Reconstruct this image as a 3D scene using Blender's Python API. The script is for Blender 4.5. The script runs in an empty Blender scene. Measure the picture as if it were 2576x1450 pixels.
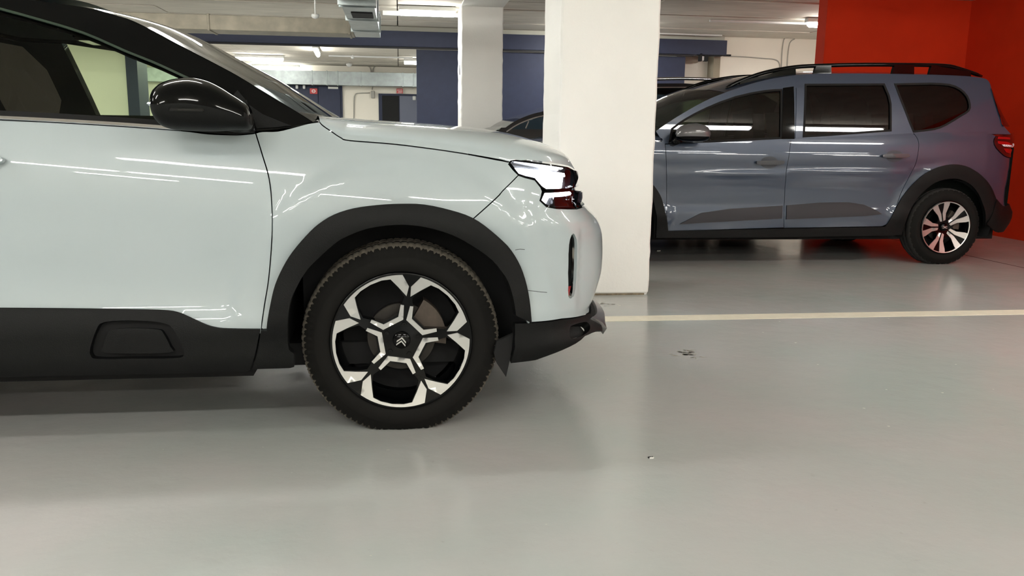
import bpy, math, random
import numpy as np
from mathutils import Vector, Matrix
from mathutils.geometry import delaunay_2d_cdt

random.seed(4); PI = math.pi
scene = bpy.context.scene
COL = scene.collection

# ------------------------------------------------------------------ camera
FPX, PITCH, ROLL, CAMH, YAW = 2100.0, math.atan(390 / 2100.0), math.radians(0.77), 1.045, math.radians(7.7)
cam_d = bpy.data.cameras.new('camera'); cam = bpy.data.objects.new('camera', cam_d); COL.objects.link(cam)
cam_d.sensor_width = 36.0; cam_d.lens = 36.0 * FPX / 2576.0; cam_d.clip_start = 0.05; cam_d.clip_end = 200
cam.matrix_world = (Matrix.Translation((0, 0, CAMH)) @ Matrix.Rotation(-YAW, 4, 'Z')
                    @ Matrix.Rotation(PI / 2 - PITCH, 4, 'X') @ Matrix.Rotation(ROLL, 4, 'Z'))
scene.camera = cam

# ------------------------------------------------------------------ world, exposure
w = bpy.data.worlds.new('world'); scene.world = w; w.use_nodes = True
w.node_tree.nodes['Background'].inputs[0].default_value = (0.75, 0.78, 0.8, 1)
w.node_tree.nodes['Background'].inputs[1].default_value = 0.03
scene.view_settings.view_transform = 'Standard'; scene.view_settings.look = 'None'
scene.view_settings.gamma = 1.0; scene.view_settings.use_curve_mapping = False
scene.view_settings.exposure = 0.03
LAMP_W = 11.0      # watts of every ceiling batten
TUBE_E = 55.0
LAMP_COL = (0.97, 0.995, 1.0)
# ==M==
def _basis():
    f = np.array([0, math.cos(PITCH), -math.sin(PITCH)]); u = np.array([0, math.sin(PITCH), math.cos(PITCH)]); r = np.array([1., 0, 0])
    c, s = math.cos(ROLL), math.sin(ROLL)
    r, u = c * r + s * u, -s * r + c * u
    c, s = math.cos(-YAW), math.sin(-YAW)
    Z = np.array([[c, -s, 0], [s, c, 0], [0, 0, 1]])
    return Z @ r, Z @ u, Z @ f
CR, CU, CF = _basis()
CP = np.array([0, 0, CAMH])
def proj(P):
    d = np.asarray(P, float) - CP; z = d @ CF
    return 1288 + FPX * (d @ CR) / z, 725 - FPX * (d @ CU) / z
def ray(x, y):
    return (x - 1288) / FPX * CR - (y - 725) / FPX * CU + CF
def at_y(x, y, Y):          # photograph direction met with the upright plane y = Y
    d = ray(x, y); return CP + d * (Y / d[1])
def at_z(x, y, z):          # ... with the level plane at height z
    d = ray(x, y); return CP + d * ((z - CAMH) / d[2])
def at_x(x, y, X):
    d = ray(x, y); return CP + d * (X / d[0])

def crv(pts, n=6, closed=False):       # Catmull-Rom through points
    P = np.asarray(pts, float); N = len(P); out = []
    rng = range(N) if closed else range(N - 1)
    for i in rng:
        p1, p2 = P[i], P[(i + 1) % N]
        p0 = P[(i - 1) % N] if (closed or i > 0) else 2 * p1 - p2
        p3 = P[(i + 2) % N] if (closed or i < N - 2) else 2 * p2 - p1
        for k in range(n):
            t = k / n
            out.append(0.5 * (2 * p1 + (p2 - p0) * t + (2 * p0 - 5 * p1 + 4 * p2 - p3) * t * t + (3 * p1 - p0 - 3 * p2 + p3) * t ** 3))
    if not closed: out.append(P[-1])
    return np.array(out)
def smooth_interp(x, xs, ys):          # monotone-ish cubic through a table
    xs = np.asarray(xs, float); ys = np.asarray(ys, float); x = np.clip(x, xs[0], xs[-1])
    m = np.gradient(ys, xs); d = np.diff(ys) / np.diff(xs)
    for i in range(len(d)):
        if d[i] == 0: m[i] = m[i + 1] = 0
    i = np.clip(np.searchsorted(xs, x) - 1, 0, len(xs) - 2)
    h = xs[i + 1] - xs[i]; t = (x - xs[i]) / h
    return (2 * t ** 3 - 3 * t ** 2 + 1) * ys[i] + (t ** 3 - 2 * t ** 2 + t) * h * m[i] + (-2 * t ** 3 + 3 * t ** 2) * ys[i + 1] + (t ** 3 - t ** 2) * h * m[i + 1]
def sstep(x, a, b):
    t = np.clip((x - a) / (b - a), 0, 1); return t * t * (3 - 2 * t)

_pc = crv([(0, 1), (.28, .98), (.52, .925), (.73, .82), (.87, .675), (.955, .47), (.99, .24), (1, 0), (.99, -.24)], 30)
_pc = _pc[:211]
_pl = np.concatenate([[0], np.cumsum(np.hypot(np.diff(_pc[:, 0]) * .55, np.diff(_pc[:, 1]) * .92))]); PLEN = _pl[-1]
class Body:
    """side-and-end shell of a car: (u, z) -> local x, y, z. Near side is negative y."""
    def __init__(s, org, wz, ww, xf, nz, nx, xr, tz, tx, bumps=(), toe=None, zs=None):
        s.o = np.array(org, float); s.wz, s.ww, s.xf, s.nz, s.nx, s.xr, s.tz, s.tx = wz, ww, xf, nz, nx, xr, tz, tx
        s.uf = xf + PLEN; s.ur = xr - PLEN; s.bumps = bumps; s.zs = zs
    def W(s, x, z):
        w = smooth_interp(z + (s.zs(x, z) if s.zs else 0), s.wz, s.ww)
        for f in s.bumps: w = w + f(x, z)
        return w
    def S(s, u, z):
        u = np.asarray(u, float); z = np.asarray(z, float)
        xn = smooth_interp(z, s.nz, s.nx); xt = smooth_interp(z, s.tz, s.tx)
        tf = np.clip(u - s.xf, 0, PLEN); tr = np.clip(s.xr - u, 0, PLEN)
        af, bf = np.interp(tf, _pl, _pc[:, 0]), np.interp(tf, _pl, _pc[:, 1])
        ar, br = np.interp(tr, _pl, _pc[:, 0]), np.interp(tr, _pl, _pc[:, 1])
        x = np.where(u > s.xf, s.xf + af * (xn - s.xf), np.where(u < s.xr, s.xr - ar * (s.xr - xt), u))
        y = -s.W(x, z) * bf * br
        return np.stack([x, y, z + 0 * x], -1)
class Green:
    """side of the cabin above the belt: (x, z) -> local"""
    def __init__(s, org, zb, wb, zt, wt, x0, x1, fx=0.0):
        s.o = np.array(org, float); s.p = (zb, wb, zt, wt, x0, x1, fx)
    def S(s, x, z):
        x = np.asarray(x, float); z = np.asarray(z, float)
        zb, wb, zt, wt, x0, x1, fx = s.p
        t = (z - zb) / (zt - zb); w = wb + (wt - wb) * (t * .75 + .25 * t * np.abs(t))
        w = w - fx * np.clip(x - x0, 0, None) ** 2 - fx * .5 * np.clip(x1 - x, 0, None) ** 2
        return np.stack([x + 0 * w, -w, z + 0 * w], -1)
def nrm(S, u, z):
    e = 2e-3
    a = S(u + e, z) - S(u - e, z); b = S(u, z + e) - S(u, z - e)
    n = np.cross(a, b); return n / (np.linalg.norm(n, axis=-1, keepdims=True) + 1e-12)
def solver(B, u0, u1, z0, z1, nu=220, nz=60):
    U, Z = np.meshgrid(np.linspace(u0, u1, nu), np.linspace(z0, z1, nz)); U = U.ravel(); Z = Z.ravel()
    P = B.S(U, Z) + B.o; N = nrm(B.S, U, Z); X, Y = proj(P)
    back = ((P - CP) * N).sum(1) > -0.02
    def f(pts):
        out = []
        for px, py in pts:
            d = (X - px) ** 2 + (Y - py) ** 2 + back * 1e4
            i = int(np.argmin(d)); q = np.array([U[i], Z[i]]); best = (1e18, q)
            for _ in range(8):
                p = np.array(proj(B.S(q[0], q[1]) + B.o)); r = np.array([px, py]) - p
                if r @ r < best[0]: best = (r @ r, q.copy())
                e = 1e-4
                J = np.array([(np.array(proj(B.S(q[0] + e, q[1]) + B.o)) - p) / e, (np.array(proj(B.S(q[0], q[1] + e) + B.o)) - p) / e]).T
                try: dq = np.linalg.solve(J.T @ J + np.eye(2) * 50, J.T @ r)
                except Exception: break
                q = q + np.clip(dq, -.05, .05)
            out.append(best[1])
        return np.array(out)
    return f
# ==M==
# ------------------------------------------------------------------ materials
MATS = {}
def lin(c):
    return tuple((v / 255 / 12.92) if v / 255 <= .04045 else ((v / 255 + .055) / 1.055) ** 2.4 for v in c) + (1,)
def mat(name, rgb, rough=.5, metal=0, coat=0, spec=.5, noise=0, nscale=6, bump=0, bscale=40, emit=None, estr=0):
    if name in MATS: return MATS[name]
    m = bpy.data.materials.new(name); m.use_nodes = True; nt = m.node_tree; b = nt.nodes['Principled BSDF']
    c = lin(rgb); b.inputs['Base Color'].default_value = c; b.inputs['Roughness'].default_value = rough
    b.inputs['Metallic'].default_value = metal; b.inputs['Coat Weight'].default_value = coat; b.inputs['Coat Roughness'].default_value = .03
    b.inputs['Specular IOR Level'].default_value = spec
    if emit: b.inputs['Emission Color'].default_value = lin(emit); b.inputs['Emission Strength'].default_value = estr
    if noise or bump: tc = nt.nodes.new('ShaderNodeTexCoord')
    if noise:
        n = nt.nodes.new('ShaderNodeTexNoise'); n.inputs['Scale'].default_value = nscale; n.inputs['Detail'].default_value = 6
        nt.links.new(tc.outputs['Object'], n.inputs['Vector'])
        r = nt.nodes.new('ShaderNodeMapRange'); r.inputs[1].default_value = .3; r.inputs[2].default_value = .7
        r.inputs[3].default_value = 1 - noise; r.inputs[4].default_value = 1 + noise
        nt.links.new(n.outputs[0], r.inputs[0])
        mx = nt.nodes.new('ShaderNodeVectorMath'); mx.operation = 'SCALE'; mx.inputs[0].default_value = c[:3]
        nt.links.new(r.outputs[0], mx.inputs['Scale']); nt.links.new(mx.outputs[0], b.inputs['Base Color'])
    if bump:
        n = nt.nodes.new('ShaderNodeTexNoise'); n.inputs['Scale'].default_value = bscale; n.inputs['Detail'].default_value = 4
        nt.links.new(tc.outputs['Object'], n.inputs['Vector'])
        bp = nt.nodes.new('ShaderNodeBump'); bp.inputs['Strength'].default_value = bump; bp.inputs['Distance'].default_value = .01
        nt.links.new(n.outputs[0], bp.inputs['Height']); nt.links.new(bp.outputs[0], b.inputs['Normal'])
    MATS[name] = m; return m
def glass(name, tint, ior=1.5, rough=0.0):
    if name in MATS: return MATS[name]
    m = bpy.data.materials.new(name); m.use_nodes = True; nt = m.node_tree; nt.nodes.clear()
    o = nt.nodes.new('ShaderNodeOutputMaterial'); mix = nt.nodes.new('ShaderNodeMixShader'); fr = nt.nodes.new('ShaderNodeFresnel')
    t = nt.nodes.new('ShaderNodeBsdfTransparent'); g = nt.nodes.new('ShaderNodeBsdfGlossy'); fr.inputs[0].default_value = ior
    t.inputs[0].default_value = tuple(tint) + (1,); g.inputs[1].default_value = rough
    nt.links.new(fr.outputs[0], mix.inputs[0]); nt.links.new(t.outputs[0], mix.inputs[1]); nt.links.new(g.outputs[0], mix.inputs[2])
    nt.links.new(mix.outputs[0], o.inputs[0]); MATS[name] = m; return m
def floor_material():
    m = bpy.data.materials.new('grey_epoxy_floor'); m.use_nodes = True; nt = m.node_tree; b = nt.nodes['Principled BSDF']; L = nt.links.new
    tc = nt.nodes.new('ShaderNodeTexCoord')
    def noise(scale, detail=5, rough=.55, sx=1, sy=1):
        mp = nt.nodes.new('ShaderNodeMapping'); mp.inputs['Scale'].default_value = (sx, sy, 1); L(tc.outputs['Object'], mp.inputs[0])
        n = nt.nodes.new('ShaderNodeTexNoise'); n.inputs['Scale'].default_value = scale; n.inputs['Detail'].default_value = detail
        n.inputs['Roughness'].default_value = rough; L(mp.outputs[0], n.inputs['Vector']); return n.outputs[0]
    def ramp(src, stops):
        r = nt.nodes.new('ShaderNodeValToRGB'); e = r.color_ramp.elements
        e[0].position, e[0].color = stops[0][0], stops[0][1]; e[1].position, e[1].color = stops[1][0], stops[1][1]
        for p, c in stops[2:]: k = e.new(p); k.color = c
        L(src, r.inputs[0]); return r.outputs[0]
    base = ramp(noise(1.1, 4), [(.34, lin((161, 167, 163))), (.68, lin((173, 169, 167)))])
    sp = ramp(noise(17, 7, .7), [(.20, (.6, .56, .5, 1)), (.36, (1, 1, 1, 1))])
    sc = ramp(noise(3.1, 9, .8, 1, 7), [(.25, (.93, .925, .91, 1)), (.60, (1, 1, 1, 1))])
    m1 = nt.nodes.new('ShaderNodeMixRGB'); m1.blend_type = 'MULTIPLY'; m1.inputs[0].default_value = .5; L(base, m1.inputs[1]); L(sp, m1.inputs[2])
    m2 = nt.nodes.new('ShaderNodeMixRGB'); m2.blend_type = 'MULTIPLY'; m2.inputs[0].default_value = .8; L(m1.outputs[0], m2.inputs[1]); L(sc, m2.inputs[2])
    L(m1.outputs[0], b.inputs['Base Color'])
    rr = nt.nodes.new('ShaderNodeMapRange'); rr.inputs[1].default_value = .3; rr.inputs[2].default_value = .7; rr.inputs[3].default_value = .17; rr.inputs[4].default_value = .235
    L(noise(2.3, 4), rr.inputs[0]); L(rr.outputs[0], b.inputs['Roughness'])
    bp = nt.nodes.new('ShaderNodeBump'); bp.inputs['Strength'].default_value = .25; bp.inputs['Distance'].default_value = .01
    L(noise(9, 5), bp.inputs['Height']); L(bp.outputs[0], b.inputs['Normal'])
    b.inputs['Specular IOR Level'].default_value = .26
    return m
M = dict(
    white=mat('white_car_paint', (170, 181, 184), .35, coat=1, spec=.3), slate=mat('slate_blue_car_paint', (42, 56, 76), .35, metal=.25, coat=1),
    black_paint=mat('black_car_paint', (14, 15, 20), .25, coat=1), clad=mat('grained_dark_plastic', (9, 10, 10), .55, spec=.2, bump=.15, bscale=300),
    gloss=mat('gloss_black_trim', (4, 5, 6), .05, spec=.22), matt=mat('matt_black_lining', (9, 9, 10), .9), chrome=mat('chrome', (225, 225, 228), .12, metal=1),
    satin=mat('machined_alloy', (205, 205, 203), .3, metal=.75), rubber=mat('tyre_rubber', (15, 14, 12), .8, spec=.2), tread=mat('dusty_tread_rubber', (92, 86, 76), .9, noise=.25, nscale=60),
    iron=mat('brake_disc_iron', (60, 57, 54), .5, metal=.8), caliper=mat('cast_caliper', (80, 71, 63), .6, metal=.4, noise=.2, nscale=30), seat=mat('dark_seat_fabric', (6, 9, 7), .95, spec=.1, bump=.1),
    lampbox=mat('silver_lamp_reflector', (190, 192, 200), .18, metal=.9), led=mat('white_led', (255, 255, 255), .4, emit=(248, 250, 255), estr=30),
    red=mat('red_lamp_plastic', (150, 8, 14), .2, coat=1), darkred=mat('dark_red_lamp_plastic', (48, 4, 8), .15, coat=1), silverplastic=mat('satin_silver_skid', (170, 168, 168), .28, metal=.85),
    side=glass('green_tinted_glass', (.84, .93, .78), 1.3), screen=glass('windscreen_glass', (.70, .80, .66), 1.55), privacy=glass('privacy_glass', (.045, .04, .04)), lens=glass('clear_lens', (.93, .94, .95)),
)
# ------------------------------------------------------------------ mesh helpers
def link(o, parent=None):
    COL.objects.link(o)
    if parent is not None: o.parent = parent
    return o
def empty(name, loc=(0, 0, 0), parent=None, rz=0):
    o = bpy.data.objects.new(name, None); o.location = loc; o.rotation_euler[2] = rz; o.empty_display_size = .1; return link(o, parent)
def tag(o, label=None, cat=None, group=None, kind=None):
    for k, v in (('label', label), ('category', cat), ('group', group), ('kind', kind)):
        if v: o[k] = v
    return o
def mesh(name, V, F, m, parent=None, smooth=False, normals=None, mids=None, mats=None):
    me = bpy.data.meshes.new(name); me.from_pydata([tuple(map(float, v)) for v in V], [], [tuple(map(int, f)) for f in F])
    for q in (mats or [m]): me.materials.append(q)
    if mids is not None: me.polygons.foreach_set('material_index', np.asarray(mids, dtype=np.int32))
    me.polygons.foreach_set('use_smooth', [bool(smooth or normals is not None)] * len(me.polygons))
    me.update()
    if normals is not None: me.normals_split_custom_set_from_vertices([tuple(map(float, n)) for n in normals])
    return link(bpy.data.objects.new(name, me), parent)
def recalc(o):
    import bmesh
    bm = bmesh.new(); bm.from_mesh(o.data); bmesh.ops.recalc_face_normals(bm, faces=bm.faces); bm.to_mesh(o.data); bm.free(); return o
class MB:
    def __init__(s): s.V, s.F = [], []
    def add(s, V, F):
        n = len(s.V); s.V += [tuple(v) for v in V]; s.F += [tuple(i + n for i in f) for f in F]; return s
    def box(s, x0, x1, y0, y1, z0, z1, b=0.0):
        if b <= 0:
            V = [(x, y, z) for z in (z0, z1) for y in (y0, y1) for x in (x0, x1)]
            return s.add(V, [(0, 2, 3, 1), (4, 5, 7, 6), (0, 1, 5, 4), (2, 6, 7, 3), (0, 4, 6, 2), (1, 3, 7, 5)])
        V = []; ax = [(x0, x1), (y0, y1), (z0, z1)]
        idx = {}
        for k in range(8):
            c = [ax[i][(k >> i) & 1] for i in range(3)]; sg = [1 if (k >> i) & 1 == 0 else -1 for i in range(3)]
            for a in range(3):
                v = list(c)
                for i in range(3):
                    if i != a: v[i] += sg[i] * b
                idx[(k, a)] = len(V); V.append(v)
        F = []
        for a in range(3):
            o1, o2 = [i for i in range(3) if i != a]
            for sd in (0, 1):
                ks = [(sd << a) | (p << o1) | (q << o2) for p, q in ((0, 0), (1, 0), (1, 1), (0, 1))]
                F.append(tuple(idx[(k, a)] for k in ks))
            for p in (0, 1):
                for q in (0, 1):
                    k0 = (p << o1) | (q << o2); k1 = k0 | (1 << a); F.append((idx[(k0, o1)], idx[(k0, o2)], idx[(k1, o2)], idx[(k1, o1)]))
        for k in range(8): F.append((idx[(k, 0)], idx[(k, 1)], idx[(k, 2)]))
        return s.add(V, F)
    def tube(s, pts, r, n=10, caps=True):
        P = np.asarray(pts, float); N = len(P); r = [r] * N if np.isscalar(r) else r; V = []; F = []
        T = np.gradient(P, axis=0); up = np.array([0, 0, 1.])
        if abs(T[0] @ up) > .9 * np.linalg.norm(T[0]): up = np.array([0, 1., 0])
        for i in range(N):
            t = T[i] / np.linalg.norm(T[i]); a = np.cross(t, up); a /= np.linalg.norm(a); b = np.cross(a, t); up = b
            for k in range(n): an = 2 * PI * k / n; V.append(P[i] + r[i] * (math.cos(an) * a + math.sin(an) * b))
        for i in range(N - 1):
            for k in range(n): F.append((i * n + k, i * n + (k + 1) % n, (i + 1) * n + (k + 1) % n, (i + 1) * n + k))
        if caps: F += [tuple(range(n))[::-1], tuple(range((N - 1) * n, N * n))]
        return s.add(V, F)
    def prism(s, poly, f0, f1):          # 2-D outline between two placements
        n = len(poly); V = [f0(*p) for p in poly] + [f1(*p) for p in poly]
        F = [tuple(range(n)), tuple(range(2 * n - 1, n - 1, -1))] + [(i, i + n, (i + 1) % n + n, (i + 1) % n) for i in range(n)]
        return s.add(V, F)
    def build(s, name, m, parent=None, smooth=False, fix=True):
        o = mesh(name, s.V, s.F, m, parent, smooth)
        return recalc(o) if fix else o
def inside(P, poly):
    x, y = P[:, 0], P[:, 1]; r = np.zeros(len(P), bool); q = np.roll(poly, -1, 0)
    for (x0, y0), (x1, y1) in zip(poly, q):
        if y0 == y1: continue
        r ^= ((y0 > y) != (y1 > y)) & (x < (x1 - x0) * (y - y0) / (y1 - y0) + x0)
    return r
def area(p): q = np.roll(p, -1, 0); return .5 * (p[:, 0] * q[:, 1] - q[:, 0] * p[:, 1]).sum()
def densify(p, d):
    out = []
    for a, b in zip(p, np.roll(p, -1, 0)):
        n = max(1, int(math.ceil(np.hypot(*(b - a)) / d)))
        out += [a + (b - a) * k / n for k in range(n)]
    return np.array(out)
def inset(p, g):
    if g == 0: return p
    a = np.roll(p, 1, 0); b = np.roll(p, -1, 0)
    e1 = p - a; e2 = b - p; e1 /= np.linalg.norm(e1, axis=1, keepdims=True) + 1e-9; e2 /= np.linalg.norm(e2, axis=1, keepdims=True) + 1e-9
    n = np.stack([-(e1[:, 1] + e2[:, 1]), e1[:, 0] + e2[:, 0]], 1); l = np.linalg.norm(n, axis=1, keepdims=True); n = n / np.maximum(l, .3)
    return p + n * g * np.minimum(2 / np.maximum(l, .6), 1.6)
def fill(outer, holes, res):
    """triangulate a 2-D outline with holes; returns points, triangles, rings"""
    rings = [outer] + list(holes); pts = np.concatenate(rings); edges = []; base = 0; loops = []
    for r in rings:
        n = len(r); loops.append(list(range(base, base + n))); edges += [(base + i, base + (i + 1) % n) for i in range(n)]; base += n
    lo, hi = outer.min(0), outer.max(0)
    gx = np.arange(lo[0] + res * .5, hi[0], res); gy = np.arange(lo[1] + res * .5, hi[1], res * .87)
    G = np.array([(x + (j % 2) * res * .5, y) for j, y in enumerate(gy) for x in gx]) if len(gx) and len(gy) else np.zeros((0, 2))
    if len(G):
        k = inside(G, outer)
        for h in holes: k &= ~inside(G, h)
        G = G[k]
    if len(G):
        d = np.full(len(G), 1e9)
        for r in rings:
            A = densify(r, res * .4)
            for i in range(0, len(A), 400): d = np.minimum(d, np.sqrt(((G[:, None] - A[None, i:i + 400]) ** 2).sum(2)).min(1))
        G = G[d > res * .45]
    allp = np.concatenate([pts, G]) if len(G) else pts
    v, e, f, ov, oe, of = delaunay_2d_cdt([Vector(p) for p in allp], edges, [], 0, 1e-6)
    v = np.array([tuple(p) for p in v]); f = np.array([t for t in f if len(t) == 3])
    if not len(f): raise RuntimeError('empty outline %s' % np.round(outer[:9], 3).tolist())
    c = v[f].mean(1); k = inside(c, outer)
    for h in holes: k &= ~inside(c, h)
    if not k.any(): raise RuntimeError('empty outline %s' % np.round(outer[:6], 3).tolist())
    f = f[k]; ar = (v[f[:, 1], 0] - v[f[:, 0], 0]) * (v[f[:, 2], 1] - v[f[:, 0], 1]) - (v[f[:, 2], 0] - v[f[:, 0], 0]) * (v[f[:, 1], 1] - v[f[:, 0], 1])
    f[ar < 0] = f[ar < 0][:, ::-1]
    mp = {}
    for i, o in enumerate(ov):
        for q in o: mp[q] = i
    return v, f, [[mp[i] for i in l] for l in loops]
def panel(name, poly, S, m, parent, res=.035, gap=.002, fl=.012, holes=(), off=0.0, far=False, seg=None, normals=True, only=None):
    """a sheet on surface S cut to the outline poly (u, z), with a return edge; far=True adds the mirrored twin"""
    poly = np.asarray(poly, float)
    if area(poly) < 0: poly = poly[::-1]
    seg = seg or res; poly = inset(densify(poly, seg), gap); hs = []
    for h in holes:
        h = np.asarray(h, float); h = h if area(h) > 0 else h[::-1]; hs.append(densify(h, seg))
    v, f, loops = fill(poly, hs, res)
    P = S(v[:, 0], v[:, 1]); N = nrm(S, v[:, 0], v[:, 1]); P = P + N * off; n = len(P)
    V = list(P); F = [tuple(t) for t in f]; NN = list(N)
    if fl:
        for L in loops:
            a = len(V); k = len(L); q = [P[i] for i in L]; V += q + [P[i] - N[i] * fl for i in L]
            F += [(a + (j + 1) % k, a + j, a + k + j, a + k + (j + 1) % k) for j in range(k)]
            NN += [(0, 0, 0)] * (2 * k)
    out = []
    for sd in ((0, 1) if far else (0,)):
        if only is not None and sd != only: continue
        VV = np.array(V); N2 = np.array(NN, float)
        FF = F
        if sd: VV = VV * (1, -1, 1); N2 = N2 * (1, -1, 1); FF = [t[::-1] for t in F]
        out.append(mesh(name, VV, FF, m, parent[sd] if isinstance(parent, (list, tuple)) else parent, normals=N2 if normals else None, smooth=True))
    return out
def ribbon(name, curve, S, m, parent, wdt=.008, off=.004, far=False, h=.004):
    """a raised strip following a curve on S"""
    c = np.asarray(curve, float); t = np.gradient(c, axis=0); t /= np.linalg.norm(t, axis=1, keepdims=True) + 1e-9; s = np.stack([-t[:, 1], t[:, 0]], 1)
    poly = np.concatenate([c + s * wdt / 2, (c - s * wdt / 2)[::-1]])
    return panel(name, poly, S, m, parent, res=.05, gap=0, fl=h + off, off=off, far=far, seg=.05)
def sheet(name, G, m, parent, close=False, smooth=True, flip=False):
    """grid of points (rows x cols x 3) as one smooth sheet"""
    G = np.asarray(G); a, b = G.shape[:2]; V = G.reshape(-1, 3)
    F = [(i * b + j, i * b + j + 1, (i + 1) * b + j + 1, (i + 1) * b + j) for i in range(a - 1) for j in range(b - 1)]
    if flip: F = [f[::-1] for f in F]
    return mesh(name, V, F, m, parent, smooth)
def lathe(prof, n=64, a0=0, mod=None):
    """profile of (radius, y) turned about the y axis"""
    V = []; F = []; k = len(prof)
    for i in range(n):
        a = a0 + 2 * PI * i / n
        for j, (r, y) in enumerate(prof):
            if mod: r = mod(i, j, r)
            V.append((r * math.cos(a), y, r * math.sin(a)))
    for i in range(n):
        for j in range(k - 1): F.append((i * k + j, i * k + j + 1, ((i + 1) % n) * k + j + 1, ((i + 1) % n) * k + j))
    return V, F
# ------------------------------------------------------------------ the setting
def struct(name, mb, m, smooth=False):
    o = mb.build(name, m) if isinstance(mb, MB) else mb
    o['kind'] = 'structure'; return o
CEIL = 2.6
m_floor = floor_material(); m_cream = mat('cream_wall_paint', (238, 233, 220), .8, noise=.03, nscale=2, bump=.08, bscale=60)
m_pillar = mat('white_pillar_paint', (232, 231, 226), .6, noise=.02, nscale=3, bump=.12, bscale=45)
m_orange = mat('orange_wall_paint', (208, 52, 20), .75, spec=.15, noise=.05, nscale=3, bump=.1, bscale=80)
m_ceil = mat('whitewashed_concrete_board', (206, 200, 188), .85, noise=.12, nscale=5, bump=.2, bscale=30)
m_blue = mat('dark_blue_steel', (45, 51, 72), .55, spec=.3, noise=.06, nscale=12, bump=.1, bscale=200)
m_galv = mat('galvanised_sheet', (150, 158, 158), .38, metal=.6, noise=.15, nscale=9)
m_oldduct = mat('dusty_galvanised_sheet', (128, 122, 108), .55, metal=.3, noise=.2, nscale=7)
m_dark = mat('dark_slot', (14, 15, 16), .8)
fl = mesh('floor', [(-14, -9, 0), (14.2, -9, 0), (14.2, 21.6, 0), (-14, 21.6, 0)], [(0, 1, 2, 3)], m_floor); fl['kind'] = 'structure'
ce = struct('ceiling', MB().box(-14, 14.2, -9, 21.8, CEIL + .03, CEIL + .2), mat('ceiling_joint_concrete', (70, 66, 60), .9))
random.seed(11)
bd = MB().box(0, 1, 0, 1, 0, .03)       # one board, shared by all; the boards of the ceiling run across the view
for (nx, xs, ys) in ((4, [-9.3, -6.2, -3.1, 0.0, 3.1, 6.2], [9.15 + .66 * i for i in range(19)]),):
    first = None
    for y in ys:
        for x in xs:
            if first is None: o = first = mesh('ceiling_board', bd.V, bd.F, m_ceil, ce)
            else: o = first.copy(); link(o, ce)
            o.location = (x + random.uniform(-.0, .0), y, CEIL + random.uniform(-.004, .014)); o.scale = (3.085, .625, 1)
near = MB().box(-14, 14.2, -9, 9.14, CEIL, CEIL + .03).box(-14, -9.31, 9.14, 21.6, CEIL, CEIL + .03)
near.build('ceiling_slab', m_ceil, ce)
OX = float(at_y(2076, 90, 9.2)[0])
struct('wall_right', MB().box(6.5, 6.7, 2.4, 9.2, 0, 2.62).box(OX, 6.7, 9.2, 9.4, 0, 2.62), m_orange)
struct('wall_right_far', MB().box(8.0, 8.2, 9.4, 13.8, 0, 2.62), m_cream)
struct('wall_right_front', MB().box(14, 14.2, -9, 2.6, 0, 2.62).box(6.7, 14, 2.4, 2.6, 0, 2.62), m_cream)
struct('wall_left', MB().box(-12.2, -12, -9, 21.6, 0, 2.62), m_cream)
struct('wall_front', MB().box(-12, 14, -7.7, -7.5, 0, 2.62), m_cream)
wb = MB().box(4.5, 8.0, 13.6, 13.8, 0, 2.62).box(5.14, 8.0, 13.36, 13.6, 0, 2.62).box(-12, -3.93, 13.2, 13.6, 0, 2.62)
struct('wall_back', wb, m_cream)
struct('wall_far', MB().box(-12, 5.2, 21.4, 21.6, 0, 2.62), m_cream)
struct('wall_side', MB().box(4.6, 4.8, 13.8, 21.4, 0, 2.62), m_cream)
struct('trim_1', MB().box(-3.93, 5.14, 13.2, 13.42, 2.53, 2.625), mat('pale_lintel_paint', (186, 186, 174), .7))
struct('trim_2', MB().box(-3.92, -3.76, 13.1, 13.6, 0, 2.53, .005), m_blue)
struct('trim_3', MB().box(5.03, 5.14, 13.33, 13.6, 0, 2.53), mat('shaded_reveal_paint', (150, 142, 124), .8))  # corner strip, the column's shadow is put into its darker colour
ln = MB().box(-3, 6.4, 4.51, 4.64, -.01, .0015); ln = struct('parking_line', ln, mat('cream_line_paint', (226, 220, 200), .4, noise=.05, nscale=20))
jt = MB().box(5.12, 5.135, -4, 12, -.01, .001); struct('floor_joint', jt, mat('joint_dirt', (70, 40, 34), .9))
# blue header beam and the sliding fire door hung from it
hb = struct('header_beam', MB().box(-3.76, 5.14, 13.08, 13.34, 2.30, 2.525, .004), m_blue)
fd = empty('sliding_fire_door', (2.4, 13.2, 0)); tag(fd, 'wide dark blue sliding fire door below the header beam, behind the rear white pillar', 'fire door')
def local(o, e):
    o.data.transform(Matrix.Translation(-Vector(e.location))); return o
x0 = .27
for i in range(4):
    xa, xb = x0 + i * 1.0575, x0 + (i + 1) * 1.0575
    local(MB().box(xa + .0, xb - .0, 13.17, 13.23, .02, 2.27, .0).build('door_panel', m_blue, fd), fd)
local(MB().box(-3.6, 4.6, 13.10, 13.15, 2.272, 2.297).build('rail', mat('black_rail', (16, 16, 22), .6), fd), fd)
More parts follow.
